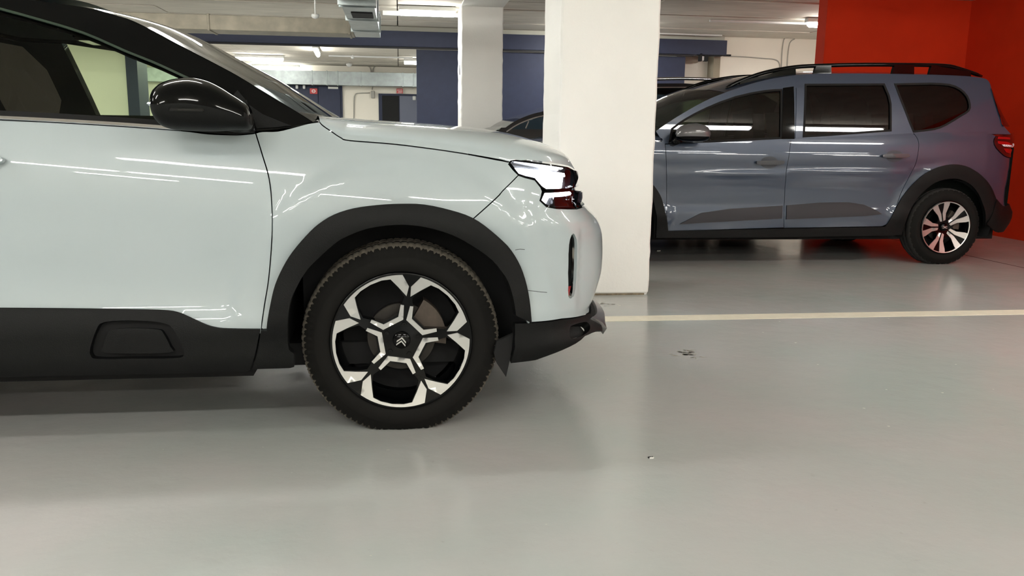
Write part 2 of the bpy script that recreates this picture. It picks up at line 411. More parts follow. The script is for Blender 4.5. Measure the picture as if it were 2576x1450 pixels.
# ---- pillars
PX0, PX1 = float(at_y(1160, 250, 10.8)[0]), float(at_y(1264, 250, 10.8)[0])
def pillar(name, x0, x1, y0, y1, label, seed, z1=2.61):
    random.seed(seed); V = []; F = []; b = .012; ring = []
    for (cx, cy, sx, sy) in ((x0, y0, 1, 1), (x1, y0, -1, 1), (x1, y1, -1, -1), (x0, y1, 1, -1)):
        q = [(cx + sx * b, cy), (cx, cy + sy * b)]
        if (sx, sy) in ((1, 1), (-1, -1)): q = q[::-1]
        ring += q
    n = len(ring); zs = [0, .008, .02] + [.07 + .055 * i for i in range(int((z1 - .07) / .055) + 1)] + [z1]
    for z in zs:
        j = [random.gauss(0, .0016) for _ in range(4)]
        for k, (x, y) in enumerate(ring):
            e = -.006 if z < .01 else 0
            V.append((x + j[(k // 2)] * (1 if x < (x0 + x1) / 2 else -1) - e * (1 if x < (x0 + x1) / 2 else -1), y - e * (1 if y < (y0 + y1) / 2 else -1), z))
    for i in range(len(zs) - 1):
        for k in range(n): F.append((i * n + k, i * n + (k + 1) % n, (i + 1) * n + (k + 1) % n, (i + 1) * n + k))
    F.append(tuple(range((len(zs) - 1) * n, len(zs) * n)))
    o = mesh(name, V, F, m_pillar); tag(o, label, 'pillar', None, 'structure'); return o
pillar('pillar', 1.0, 1.63, 5.28, 5.9, 'large square white painted concrete pillar standing beyond the bonnet of the white car', 3)
p2 = pillar('pillar', PX0, PX1, 10.8, 11.4, 'second white pillar standing further back in front of the dark blue door', 5)
struct('soffit_beam', MB().box(PX0, PX1, 8.4, 10.8, 2.585, 2.64), m_pillar)
sk = MB().box(1.07, 1.6, 5.2795, 5.281, .0, .012).build('base_dirt', mat('base_grime', (120, 108, 88), .9, noise=.4, nscale=40))
sk.parent = [o for o in COL.objects if o.name == 'pillar'][0]
# ---- ducts
def duct(name, label, x0, x1, y0, y1, z0, z1, seams, m, horiz=True):
    e = empty(name, (x0, y0, z0)); tag(e, label, 'duct')
    local(MB().box(x0, x1, y0, y1, z0, z1, .004).build('duct_body', m, e), e)
    for s in seams: local(MB().box(s - .014, s + .014, y0 - .012, y1 + .0, z0 - .012, z1 + .012, .003).build('flange', m, e), e)
    return e
d1 = duct('air_duct', 'dusty grey sheet metal duct running along the ceiling above the windscreen of the white car', -4.6, -.53, 10.55, 11.0, 2.19, 2.36, (-3.9, -2.2, -.58), m_oldduct)
d2 = empty('air_duct_branch', (-.36, 10.6, 2.19)); tag(d2, 'short grey branch duct with a dark grille at the end of the dusty duct', 'duct')
local(MB().box(-.53, -.22, 8.2, 11.0, 2.20, 2.40, .004).build('duct_body', m_galv, d2), d2)
for y in (8.18, 8.32, 9.3, 10.3): local(MB().box(-.55, -.20, y - .012, y + .012, 2.185, 2.42, .003).build('flange', m_galv, d2), d2)
local(MB().box(-.46, -.25, 8.72, 9.10, 2.188, 2.202).build('grille', m_dark, d2), d2)
local(MB().box(-.55, -.2, 6.9, 8.18, 2.24, 2.40, .004).build('duct_extension', m_galv, d2), d2)
d3 = duct('air_duct', 'pale galvanised duct running along the far wall above the two blue doors', -7, 2.5, 20.95, 21.35, 2.12, 2.44, (-6, -4.6, -3.4, -2.05, -1.7, -1.45, -.9, .1, .35, 1.4), m_galv)
# ---- ceiling lamps
LAMPS = []
m_tube = mat('lit_diffuser', (255, 255, 255), .4, emit=(255, 252, 244), estr=TUBE_E)
m_hous = mat('lamp_housing', (205, 206, 204), .5)
hm = MB().box(-.62, .62, -.05, .05, .045, .10, .006); tm = MB().tube([(-.6, 0, .02), (-.57, 0, .02), (.57, 0, .02), (.6, 0, .02)], [.018, .038, .038, .018], 12)
lm0 = []; ALS = {}
al = bpy.data.lights.new('lamp_light', 'AREA'); al.shape = 'RECTANGLE'; al.size = 1.15; al.size_y = .07; al.energy = LAMP_W; al.color = LAMP_COL
def lamp(x, y, label, rz=0, L=1.0, group=None, z=2.5, k=1.0):
    e = empty('ceiling_lamp', (x, y, z), rz=rz); tag(e, label, 'lamp', group)
    if not lm0: lm0.extend([hm.build('housing', m_hous, e), tm.build('diffuser', m_tube, e, True)])
    else:
        for q in lm0: link(q.copy(), e)
    for c in e.children: c.scale = (L, 1, 1)
    if k not in ALS: ALS[k] = al.copy(); ALS[k].energy = LAMP_W * k
    o = bpy.data.objects.new('lamp_light', ALS[k]); link(o, e); o.location = (0, 0, -.03); o.scale = (L, 1, 1)
    return e
lamp(.37, 11.05, 'long lit ceiling lamp just left of the rear white pillar', k=2.4, L=.58)
lamp(6.0, 10.95, 'lit ceiling lamp half hidden by the edge of the orange wall', k=2.6)
lamp(-2.92, 18.85, 'long lit lamp in the far room nearest to the windscreen', L=.82)
lamp(-1.56, 17.0, 'lit lamp seen end on, in the middle of the far room ceiling', rz=1.62)
lamp(.3, 18.85, 'small lit lamp beside the edge of the dark blue fire door', L=.3)
lamp(-2.9, 21.1, 'lit lamp shining above the far duct, half hidden by the windscreen', L=.9, z=2.48)
ORD = ['first', 'second', 'third', 'fourth', 'fifth', 'sixth', 'seventh']
def row(y, xs, where, group, k=1.0, L=1.0):
    for i, x in enumerate(xs): lamp(x, y, '%s batten lamp from the left %s' % (ORD[i], where), group=group, k=k, L=L)
row(-5.2, (-5.8, -3.15, -.5, 2.2, 5.2, 7.6, 10.4), 'in the ceiling row nearest the front wall', 'battens by the front wall', .8)
row(-3.0, (-3.2, -1.9, .9, 3.4, 6.0, 8.8, 11.4), 'in the second ceiling row from the front wall', 'battens above the aisle', .8)
row(-.3, (-6.4, -3.9, -1.1, 1.7, 4.5, 7.1, 9.2), 'in the row above the aisle edge', 'battens above the edge of the aisle', 1.0, 1.2)  # leftmost batten added to brighten the floor at the left
row(3.5, (-6.0, -3.4, -1.1, 3.6, 5.3), 'in the row above the parking line', 'battens above the parking line', .85)
row(6.4, (-6.0, -3.4, -.8), 'in the ceiling row above the grey car', 'battens above the parked cars', .6)
lamp(2.9, 12.2, 'long unseen lamp added behind the large white pillar', k=3.2)  # added to brighten the background, the pillar keeps it out of view
lamp(-3.6, 1.8, 'long unseen lamp added above the rear of the white car', k=1.5)  # added out of view to light the floor on the left
row(8.15, (-6.4, -4.2, -2.0), 'in the unseen row added behind the grey car', 'added battens behind the parked cars', 2.2)  # unseen row, added to brighten the area beyond the parked cars
row(14.5, (-8.4, -5.9, -3.4, -.9, 1.6), 'in the unseen row added behind the header beam', 'added battens behind the header beam', 3.4)  # the beam hides these, added to brighten the far room
row(17.2, (-9, -6), 'in the unseen pair added to the far room', 'added battens in the far room', 1.2)  # out of sight, added for more light in the far room
# trunking, small fixtures of the ceiling
tr = MB().box(4.2, 5.7, 11.35, 11.39, 2.57, 2.60, .004).build('cable_trunking', m_hous); tag(tr, 'thin pale cable trunking leading to the lamp by the orange wall', 'trunking')
tr2 = MB().box(-.2, 1.2, 11.5, 11.56, 2.54, 2.60, .004).build('cable_trunking', m_hous); tag(tr2, 'pale cable trunking below the ceiling left of the rear white pillar', 'trunking')
tr3 = MB().box(4.6, 4.95, 13.0, 13.06, 2.575, 2.59, .002).box(3.6, 5.0, 12.95, 13.0, 2.575, 2.595).build('cable_trunking', m_hous); tag(tr3, 'short pale trunking just above the right end of the blue header beam', 'trunking')
tr4 = MB().box(-1.45, .3, 18.4, 18.44, 2.57, 2.60, .003).build('cable_trunking', m_hous); tag(tr4, 'thin cable trunking crossing the ceiling of the far room', 'trunking')
def pend(x, y, z, label, s=1):
    e = empty('smoke_detector', (x, y, z)); tag(e, label, 'detector')
    V, F = lathe([(.001, .0), (.05 * s, .0), (.055 * s, .025 * s), (.035 * s, .05 * s), (.001, .06 * s)], 14)
    V = [(a, c, -b) for a, b, c in V]; o = mesh('detector_head', V, F, m_hous, e, True); recalc(o)
    MB().tube([(0, 0, 0), (0, 0, CEIL - z)], .008, 6).build('stem', m_hous, e)
pend(*at_y(793, 36, 9.6), 'small round smoke detector hanging below the ceiling above the dusty duct', .8)
pend(*at_y(878, 160, 20.3), 'smoke detector hanging in front of the far duct', 1.3)
pend(*at_y(887, 143, 18.2), 'small white detector under the trunking of the far room', .7)
# ---- doors of the far room
def far_door(name, x0, x1, ztop, leafs, label):
    e = empty(name, ((x0 + x1) / 2, 21.35, 0)); tag(e, None, None, None, 'structure')
    local(MB().box(x0, x1, 21.33, 21.4, 0, ztop, .004).build('door_frame', m_blue, e), e)
    for (a, b, m, y) in leafs: local(MB().box(a, b, y, 21.34, .01, ztop - .05, .003).build('leaf_or_opening', m, e), e)
    return e
X = lambda px, py=230: float(at_y(px, py, 21.33)[0]); Z = lambda px, py: float(at_y(px, py, 21.33)[2])
m_lb = mat('grey_blue_door', (92, 98, 116), .5)
far_door('door_1', X(735) - .5, X(861), Z(861, 213), ((X(735) - .44, X(800), m_blue, 21.30), (X(800) + .01, X(861) - .05, m_blue, 21.30)), '')
far_door('door_2', X(952), X(1050) + .3, Z(990, 236), ((X(961), X(1003), m_dark, 21.31), (X(1005), X(1050) + .25, m_lb, 21.29)), '')  # the dark leaf is a sheet standing in for the unlit open doorway
def sign(name, px, py, w, h, m, label, words=None, tc=(240, 230, 225), size=.05, Y=21.28):
    p = at_y(px, py, Y); e = empty(name, tuple(p)); tag(e, label, 'sign')
    MB().box(-w / 2, w / 2, 0, .012, -h / 2, h / 2, .002).build('sign_board', m, e)
    return e, p
m_redsign = mat('red_sign', (178, 34, 34), .4); m_whitesign = mat('white_sign', (225, 225, 220), .4)
e, p = sign('safety_sign', 1005.5, 229, .155, .115, m_redsign, 'small red sign with pale lines above the open grey blue door')
for i, (a, b, z) in enumerate(((-.06, .06, .032), (-.06, .06, .008), (-.035, .06, -.02), (-.05, .05, -.042))): MB().box(a, b, -.003, 0, z - .004, z + .004).build('text_line', m_whitesign, e)
e, p = sign('safety_sign', 789, 229.5, .18, .13, m_redsign, 'red and white sign on the left blue door of the far room')
rg = MB(); V, F = lathe([(.03, -.004), (.042, -.004), (.042, 0), (.03, 0)], 20); rg.add(V, F); rg.box(-.05, .05, -.006, -.002, -.005, .005); rg.build('pictogram', m_whitesign, e)
e, p = sign('door_plate', 838, 221, .24, .05, m_whitesign, 'narrow white plate at the top of the left blue door')
for px in (747, 765):
    p = at_y(px, 219, 21.2); o = MB().box(-.03, .03, -.03, .05, -.045, .045, .01).build('spot_lamp', m_hous); o.location = p; tag(o, 'small white %s emergency spot under the duct by the left blue door' % ('left' if px < 750 else 'right'), 'lamp')
p = at_y(1042, 247, 21.2); o = MB().box(-.04, .04, -.03, .05, -.05, .05, .012).build('emergency_lamp', m_hous); o.location = p; tag(o, 'small white box at the top corner of the open door', 'lamp')
# ---- conduits
m_cond = mat('grey_conduit', (160, 158, 150), .5)
def conduit(pts, label, r=.012, Y=21.37, n=6):
    P = crv(pts, n); Q = [at_y(a, b, Y) for a, b in P]; o = MB().tube(Q, r, 8).build('conduit', m_cond, None, True); tag(o, label, 'conduit'); return o
conduit([(890, 300), (891, 250), (893, 240), (900, 235), (930, 234)], 'bent conduit running down the far wall between the two blue doors')
conduit([(938, 216), (938, 205), (936, 226)][::2], 'short conduit dropping from the far duct to the junction box')
conduit([(925, 166), (930, 169), (933, 176), (934, 187)], 'conduit curving down to the far duct from the left')
conduit([(951, 166), (942, 168), (938, 176), (937, 187)], 'conduit curving down to the far duct from the right')
p = at_y(938, 238, 21.3); o = MB().box(-.05, .05, -.02, .05, -.09, .09, .015).build('junction_box', m_cond); o.location = p; tag(o, 'grey junction box on the far wall between the doors', 'junction box')
conduit([(1820, 141), (1870, 143), (1920, 147), (1945, 149), (1958, 155), (1962, 170), (1962, 200)], 'thin conduit crossing the cream wall and bending down behind the grey car', .008, 13.34)
conduit([(1985, 94), (1974, 97), (1970, 110), (1967, 140), (1965, 200)], 'left of the two thin conduits descending the cream wall from the ceiling', .008, 13.34)
conduit([(1999, 98), (1990, 104), (1985, 115), (1981, 150), (1979, 200)], 'right of the two thin conduits descending the cream wall, next to the orange wall', .008, 13.34)
p = at_y(1738, 150, 13.5); o = MB().box(-.11, .11, -.05, .08, -.05, .05, .01).build('wall_box', mat('brown_grey_box', (150, 134, 118), .7)); o.location = p; tag(o, 'blurred brownish box on the white wall beside the fire door', 'box')
br = empty('door_bracket', tuple(at_y(1770, 146, 13.1))); tag(br, 'small black bracket under the right end of the blue header beam', 'bracket')
MB().box(-.07, -.03, -.02, .06, -.05, .07, .004).box(.01, .07, -.02, .06, -.05, .05, .004).build('jaw', m_dark, br); MB().box(-.03, .02, -.0, .05, -.04, .03, .004).build('roller', m_hous, br)
MB().box(-.1, .45, 0, .04, .04, .065).build('bracket_arm', m_dark, br)
o = MB().box(-.006, .006, -.002, .004, -.06, .06).build('pillar_slot', m_dark); o.location = at_x(1150, 170, .853) if False else (PX0 - .002, 11.0, 1.83); o.parent = p2
# ---- litter
def chip(x, y, s, label):
    e = empty('paint_chip', (x, y, 0), rz=.2); tag(e, label, 'litter')
    MB().prism([(-.010 * s, -.003 * s), (.004 * s, -.005 * s), (.010 * s, 0), (.003 * s, .005 * s), (-.007 * s, .004 * s)], lambda a, b: (a, b, .0), lambda a, b: (a, b, .003 * s)).build('chip', m_whitesign, e)
    MB().prism([(-.012 * s, -.001 * s), (-.004 * s, .004 * s), (.009 * s, .007 * s), (-.011 * s, .009 * s)], lambda a, b: (a, b, .0), lambda a, b: (a, b, .004 * s)).build('dark_side', m_dark, e)
chip(.81, 2.51, .9, 'tiny black and white paint chip lying on the floor in front of the white car')
chip(2.34, 7.33, 2.0, 'tiny pale chip lying in the shade under the grey car')
def stain(x, y, sx, sy, n, seed, name='floor_stain'):
    random.seed(seed); mb = MB()
    for _ in range(n):
        cx, cy = x + random.gauss(0, sx), y + random.gauss(0, sy); a = random.uniform(.004, .012) * (.45 if name == 'floor_specks' else 1); V = [(cx + a * math.cos(t) * random.uniform(.6, 2), cy + a * math.sin(t) * random.uniform(.5, 1.3), .0006) for t in np.linspace(0, 2 * PI, 9)[:-1]]
        mb.add(V, [tuple(range(8))])
    o = mb.build(name, mat('floor_stain_dirt', (164, 161, 152), .3), fl, fix=False); o['kind'] = 'stuff'
stain(2.2, 3.2, 1.4, .9, 26, 9, 'floor_specks'); stain(-.8, 2.1, .9, .25, 10, 8, 'floor_specks'); stain(1.38, 3.79, .035, .04, 40, 1); stain(1.25, 5.0, .04, .03, 25, 2)
# ==C5==
def _ring(x, z):       # pressed ring around the wheel arches
    b = 0
    for cx in (0.0, -2.73):
        r = np.hypot(x - cx, (z - .36) * 0.97)
        b = b + .014 * (1 - sstep(r, .535, .60)) * sstep(z, .35, .5) 
    if True:           # the face beside the air slot sits a little deeper
        b = b - .016 * sstep(x, .628, .655) * sstep(z, .38, .44) * (1 - sstep(z, .685, .73))
    return b
C5O = (0.0, 3.735, 0.0)
C5 = Body(C5O,
    [.10, .15, .22, .30, .37, .42, .46, .52, .60, .70, .78, .84, .90, .96, 1.02, 1.08, 1.14],
    [.82, .87, .905, .925, .925, .918, .905, .897, .898, .910, .917, .915, .905, .887, .864, .838, .81],
    .34,
    [.10, .14, .18, .22, .25, .28, .30, .33, .36, .42, .46, .5, .55, .62, .68, .72, .745, .78, .84, .90, .95, 1.05],
    [.50, .53, .587, .704, .764, .827, .850, .825, .783, .805, .822, .835, .84, .838, .827, .804, .78, .744, .731, .712, .693, .62],
    -3.0, [.1, .3, .6, .9, 1.2], [-3.45, -3.58, -3.62, -3.60, -3.52], bumps=(_ring,),
    zs=lambda x, z: .095 * (np.clip(x, -1.9, .15) + .45) * sstep(z, .62, .80))
G5 = Green(C5O, 1.02, .868, 1.56, .66, -.9, -2.6, .10)
# ==C5==
# ------------------------------------------------------------------ wheels
def disc_plate(parent, name, outer, holes, yf, m, depth, res=.012, out=0.0, cuts=None):
    outer = np.asarray(outer, float); outer = outer if area(outer) > 0 else outer[::-1]
    hs = [densify(h if area(h) > 0 else h[::-1], res) for h in [np.asarray(q, float) for q in holes]]
    v, f, loops = fill(densify(outer, res), hs, res)
    r = np.hypot(v[:, 0], v[:, 1]); y = np.array([yf(q) for q in r]) - out
    V = [(a, b, c) for a, b, c in zip(v[:, 0], y, v[:, 1])]; F = [tuple(t) for t in f]; n0 = len(F)
    for L in loops:
        a = len(V); k = len(L); V += [V[i] for i in L] + [(V[i][0], V[i][1] + depth, V[i][2]) for i in L]
        F += [(a + (j + 1) % k, a + j, a + k + j, a + k + (j + 1) % k) for j in range(k)]
    o = mesh(name, V, F, m, parent, True); o.data.polygons.foreach_set('use_smooth', [i < n0 for i in range(len(F))]); return o
def petal(pts, ang, R):      # (axial, lateral) in rim radii -> wheel plane
    c, s = math.cos(ang), math.sin(ang)
    return [((a * c - b * s) * R, (a * s + b * c) * R) for a, b in pts]
def mirror_half(h): return list(h) + [(a, -b) for a, b in h[::-1]]
def arc_pts(R, a0, a1, n): return [(R * math.cos(t), R * math.sin(t)) for t in np.linspace(a0, a1, n)]
def make_tyre(parent, R, rr, hw, m_s, m_t, zc, n=352):
    prof = [(rr - .006, -hw + .028), (rr + .004, -hw + .012), (rr + .02, -hw + .003), (rr + .055, -hw - .004), (R - .045, -hw + .002), (R - .022, -hw + .010), (R - .010, -hw + .018),
            (R - .004, -hw + .028), (R, -hw + .045), (R, -.03), (R - .008, -.028), (R - .008, -.02), (R, -.018), (R, .018), (R - .008, .02), (R - .008, .028), (R, .03), (R, hw - .045), (R - .01, hw - .018), (R - .045, hw), (rr, hw - .01)]
    def mod(i, j, r):
        if 5 <= j <= 8: return r - (.010 if i % 4 == 0 else (.003 if i % 8 == 2 else 0)) * (0, .3, .9, .8, .45)[j - 4]
        if j in (9, 13, 14, 17): return r - (.005 if i % 4 == 0 else 0)
        return r
    V, F = lathe(prof, n, 0, mod); k = len(prof)
    lim = -zc + .001
    V = [(x * (1 + .04 * max(0, (lim + .06 - z) / .06) * (abs(x) > .001)), y, max(z, lim)) for x, y, z in V]
    mids = []
    for i in range(n): mids += [1 if 6 <= j <= 16 else 0 for j in range(k - 1)]
    F = [f[::-1] for f in F]
    return mesh('tyre', V, F, None, parent, True, mids=mids, mats=[m_s, m_t])
def wheel_common(e, Rr, hub):
    V, F = lathe([(Rr - .004, -.0), (Rr + .006, -.006), (Rr + .010, .004), (Rr - .012, .02), (Rr - .018, .06), (Rr - .03, .15), (Rr - .012, .19), (Rr + .004, .195)], 72)
    recalc(mesh('rim_barrel', V, F, M['gloss'], e, True))
    V, F = lathe([(.05, .078), (.12, .078), (.122, .080), (.122, .102), (.05, .102)], 60); recalc(mesh('brake_disc', V, F, M['iron'], e, False))
    V, F = lathe([(.001, .045), (.062, .045), (.066, .07), (.001, .07)], 36); recalc(mesh('hub', V, F, M['iron'], e, False))
    mb = MB(); out = [(r * math.cos(t), r * math.sin(t)) for r, t in [(.085, a) for a in np.linspace(1.05, -.15, 10)] + [(.158, a) for a in np.linspace(-.15, 1.05, 12)]]
    mb.prism(out, lambda a, b: (a, .052, b), lambda a, b: (a, .115, b)); mb.build('brake_caliper', M['caliper'], e)
    V, F = lathe([(.001, .135), (Rr - .03, .135)], 40); mesh('dust_shield', V, F, M['matt'], e)
def wheel_c5(car, x, name):
    e = empty(name, (x, -.885, .325), car); R = .238
    make_tyre(e, .345, R, .108, M['rubber'], M['tread'], .325)
    for c in e.children: c.location[1] = .102
    sub = e
    wheel_common(sub, R, .03)
    yf = lambda r: .030 * (1 - min(1, r / R) ** 1.6) - .002
    A0 = math.radians(45); angs = [A0 + k * 2 * PI / 5 for k in range(5)]
    hole = mirror_half([(.365, .0), (.365, .115), (.47, .235), (.565, .335), (.70, .33), (.90, .275), (.945, .16), (.955, .0)][1:-1])
    hole = [(.365, 0)] + [p for p in [(.365, .115), (.47, .235), (.565, .335), (.70, .33), (.90, .275), (.945, .16)]] + [(.955, 0)] + [(a, -b) for a, b in [(.365, .115), (.47, .235), (.565, .335), (.70, .33), (.90, .275), (.945, .16)]][::-1]
    disc_plate(sub, 'alloy_rim', arc_pts(R * .998, 0, 2 * PI, 97)[:-1], [petal(hole, a, R) for a in angs], yf, M['gloss'], .045)
    oc = [(.893, .455), (.68, .475), (.565, .375), (.74, .335), (.90, .29), (.945, .17), (.962, .0)]
    arc = [(math.cos(t), math.sin(t)) for t in np.linspace(-.475, .475, 15)]
    cup = [(.88, -.475)] + arc + [(.88, .475)] + oc[1:] + [(a, -b) for a, b in oc[1:-1][::-1]]
    ic = [(.455, .275), (.265, .165), (.265, -.165), (.455, -.275), (.485, -.238), (.335, -.12), (.335, .12), (.485, .238)]
    for a in angs:
        disc_plate(sub, 'polished_spoke_edge', petal(cup, a, R * .995), [], yf, M['satin'], .006, .02, .0035)
        disc_plate(sub, 'polished_hub_chevron', petal(ic, a, R), [], yf, M['satin'], .006, .012, .0035)
    for k in range(5):
        a = A0 + (k + .5) * 2 * PI / 5; V, F = lathe([(.001, -.002), (.0085, -.002), (.010, .006), (.010, .02)], 6)
        V = [(p[0] + .057 * math.cos(a), p[1] + yf(.057) - .002, p[2] + .057 * math.sin(a)) for p in V]; recalc(mesh('wheel_bolt', V, F, M['gloss'], sub))
    V, F = lathe([(.001, .018), (.028, .019), (.031, .024), (.031, .04)], 32); recalc(mesh('centre_cap', V, F, M['gloss'], sub, True))
    mb = MB()
    for dz in (.0, -.0115):
        ch = [(-.016, -.006 + dz), (0, .009 + dz), (.016, -.006 + dz), (.016, -.0115 + dz), (.0, .0035 + dz), (-.016, -.0115 + dz)]
        rot = -.15; ch = [(a * math.cos(rot) - b * math.sin(rot), a * math.sin(rot) + b * math.cos(rot) + .003) for a, b in ch]
        for q in (ch[:2] + ch[4:], ch[1:5]): mb.prism(q, lambda a, b: (a, .0155, b), lambda a, b: (a, .019, b))
    mb.build('chevron_badge', M['satin'], sub)
    return e
def wheel_simple(car, x, name, src, y=None, flip=False):
    """the same wheel again, parts copied"""
    e = empty(name, (x, -.885 if y is None else y, .325), car)
    if flip: e.rotation_euler[2] = PI
    for c in src.children:
        o = c.copy(); link(o, e)
    return e
# ------------------------------------------------------------------ the white car in front
c5 = empty('car', C5O); tag(c5, 'white crossover car with black wheel arches and lit headlamp, nearest to the viewer', 'car')
P5 = solver(C5, -2.0, C5.uf - .3, .12, 1.12); Q5 = solver(G5, -2.2, .6, .95, 1.7)
S5 = C5.S; uC = C5.uf      # centreline of the nose
def pp(*a): return P5(a)
fw = wheel_c5(c5, 0, 'front_wheel')
wheel_simple(c5, -2.73, 'rear_wheel', fw); wheel_simple(c5, 0, 'front_wheel', fw, .885, True); wheel_simple(c5, -2.73, 'rear_wheel', fw, .885, True)
# outlines read off the photograph, carried onto the body surface
arch_o = P5(crv([(674, 827), (675, 813), (686, 760), (698, 712), (717, 669), (740, 631), (775, 590), (804, 563), (843, 540), (891, 525), (949, 517), (1007, 514), (1066, 516), (1132, 530), (1185, 548), (1232, 579), (1272, 616), (1298, 655), (1315, 699), (1326, 752), (1333, 811)], 3))
arch_i = P5(crv([(742, 919), (742, 888), (729, 875), (727, 830), (730, 790), (737, 750), (756, 708), (779, 672), (815, 635), (850, 605), (881, 588), (930, 571), (1000, 563), (1066, 568), (1132, 586), (1182, 612), (1232, 649), (1265, 692), (1281, 732), (1291, 778), (1294, 814), (1293, 877), (1283, 914)], 3))
cc = np.array([0, .33]); arch_m = cc + (arch_o - cc) * .955; arch_m[0] = arch_o[0] - (0, .02); arch_m[-1] = arch_o[-1] - (0, .02)
door_line = P5(crv([(643, 335), (660, 390), (677, 450), (684, 520), (684, 600), (676, 700), (665, 770), (657, 826)], 4))
door_low = P5(crv([(657, 826), (650, 862), (643, 894), (631, 925)], 2))
bonnet_cut = P5(crv([(804, 307), (812, 316), (835, 332), (858, 347), (880, 354), (1000, 364), (1150, 384), (1284, 409)], 4))
fend_top = P5(crv([(643, 335), (660, 331), (699, 330), (741, 320), (775, 311), (804, 307)], 3))
bl = P5([(1304, 441), (1265, 480), (1190, 541)]); join = arch_m[np.argmin(((arch_m - bl[-1]) ** 2).sum(1)):]
k = int(np.argmin(((arch_m - bl[-1]) ** 2).sum(1)))
fender = np.concatenate([fend_top[:-1], bonnet_cut[:-1], P5([(1284, 409), (1279, 413), (1290, 427)]), bl[:-1], arch_m[:k + 1][::-1], door_line[::-1][:-1]])
panel('front_fender', fender, S5, M['white'], c5, res=.022, far=True, fl=.02)
# front bumper
lampU = [(1304, 441), (1321, 447), (1345, 453), (1360, 472), (1364, 482), (1358, 505), (1374, 520), (1399, 525), (1449, 526)]
lu = P5(lampU); zt = lu[-1][1]
skl = P5([(1333, 812), (1412, 803), (1478, 789)])
top_run = [(u, zt + .0) for u in np.linspace(lu[-1][0] + .04, uC, 14)]
bot_run = [(u, .362) for u in np.linspace(uC, skl[-1][0] + .03, 14)]
slot = P5(crv([(1442, 588), (1434, 602), (1430, 640), (1429, 732), (1433, 751), (1440, 748), (1446, 738), (1450, 690), (1452, 616), (1448, 596)], 2, True))
bump = np.concatenate([lu, top_run, bot_run, skl[::-1], arch_m[k:][::-1], bl[1:2]])
grille_hole = [(uC - .42, .42), (uC - .42, .56), (uC + .001, .56), (uC + .001, .42)]
panel('front_bumper', bump, S5, M['white'], c5, res=.022, far=True, fl=.012, holes=[slot])
sl = P5(crv([(1446, 575), (1428, 600), (1424, 650), (1424, 740), (1433, 762), (1446, 750), (1456, 690), (1458, 616), (1455, 590)], 2, True))
panel('air_slot', sl, S5, M['matt'], c5, far=True, off=-.028, fl=0, gap=0)
panel('slot_reflector', P5([(1431, 722), (1446, 722), (1441, 746), (1433, 749)]), S5, M['red'], c5, far=True, off=-.018, fl=.004, gap=0)
# black lower bumper and bright skid corner
skp = [(1285, 822), (1294, 813), (1333, 812), (1412, 803), (1478, 789)]
skt = P5(skp); skb = P5([(1283, 914), (1345, 906), (1412, 881)])
low = np.concatenate([skt[1:], [(u, .358) for u in np.linspace(skt[-1][0] + .03, uC, 14)], [(u, .272) for u in np.linspace(uC, C5.xf + .66, 12)], P5([(1500, 833), (1470, 848)]), skb[::-1]])
fog = P5([(1436, 853), (1434, 822), (1474, 812), (1480, 834)])
panel('lower_bumper', low, S5, M['clad'], c5, res=.03, far=True, fl=.03, off=.004, holes=[crv(fog, 4, True)])
panel('fog_recess', fog + np.array([(-.02, -.02), (-.02, .02), (.02, .02), (.02, -.02)]), S5, M['matt'], c5, far=True, off=-.03, fl=0)
skid = np.array([(C5.xf + .52, .350), (C5.xf + .60, .285)] + [(u, .275) for u in np.linspace(C5.xf + .7, uC, 10)] + [(u, .345) for u in np.linspace(uC, C5.xf + .62, 10)])
panel('skid_plate', skid, S5, M['silverplastic'], c5, res=.03, far=True, fl=.02, off=.016)
# arches and sill cladding
fc = np.concatenate([arch_o[3:], P5([(1333, 813), (1294, 814)]), arch_i[:-7][::-1], P5([(742, 922)])[:0], P5([(727, 921), (660, 924), (631, 925)]), door_low[::-1][1:]])
ax0 = P5([(657, 827), (674, 827)])
fcl = np.concatenate([ax0[:1] - (-.003, .0), ax0[1:], arch_o[1:], arch_i[:-8][::-1], P5([(731, 922), (700, 923), (634, 925)]), door_low[::-1][1:-1] + (.003, 0)])
def SA(u, z):
    r = np.hypot(u, z - .35); p = S5(u, z); k = .030 * (1 - sstep(r, .40, .535)) * sstep(z, .3, .5)
    return p + np.stack([0 * k, -k, 0 * k], -1)
panel('wheel_arch_cladding', fcl, SA, M['clad'], c5, res=.028, far=True, fl=.035, off=.014, gap=.0015)
# front door
ptop = P5(crv([(0, 302), (150, 309), (300, 318), (456, 329), (524, 337), (594, 339.5), (630, 337), (643, 335)], 4))
zb0 = ptop[0][1]; bx = -1.66          # rear edge of the door
dtop = np.concatenate([[(bx, zb0 + .004)], ptop])
dlow = P5(crv([(0, 773), (140, 774), (280, 776), (404, 779), (450, 785), (488, 801), (522, 816), (547, 822.5), (575, 825), (657, 826)], 3))
zl0 = dlow[0][1]
fd_e = [empty('front_door', (0, 0, 0), c5), empty('front_door', (0, 0, 0), c5)]
doorp = np.concatenate([dtop, door_line[1:], dlow[::-1][1:], [(bx, zl0)], [(bx - .02, .7)]])
low_in = dlow - np.array([0, .025])
doorp = np.concatenate([dtop, door_line[1:-1], [door_line[-1] - (0, .02)], low_in[::-1][1:], [(bx, zl0 - .025)], [(bx - .02, .7)]])
panel('door_skin', doorp, S5, M['white'], fd_e, res=.03, far=True, fl=.02)
lowline = P5(crv([(0, 945), (248, 940), (528, 934), (621, 931), (629, 925)], 2))
airb = P5(crv([(232, 893), (231, 872), (246, 829), (266, 811), (342, 807), (413, 813), (439, 829), (462, 872), (464, 893), (440, 899), (342, 900), (250, 901)], 3, True))
dclad = np.concatenate([[(bx, zl0)], dlow, door_low[1:], lowline[::-1][1:], [(bx, lowline[0][1])]])
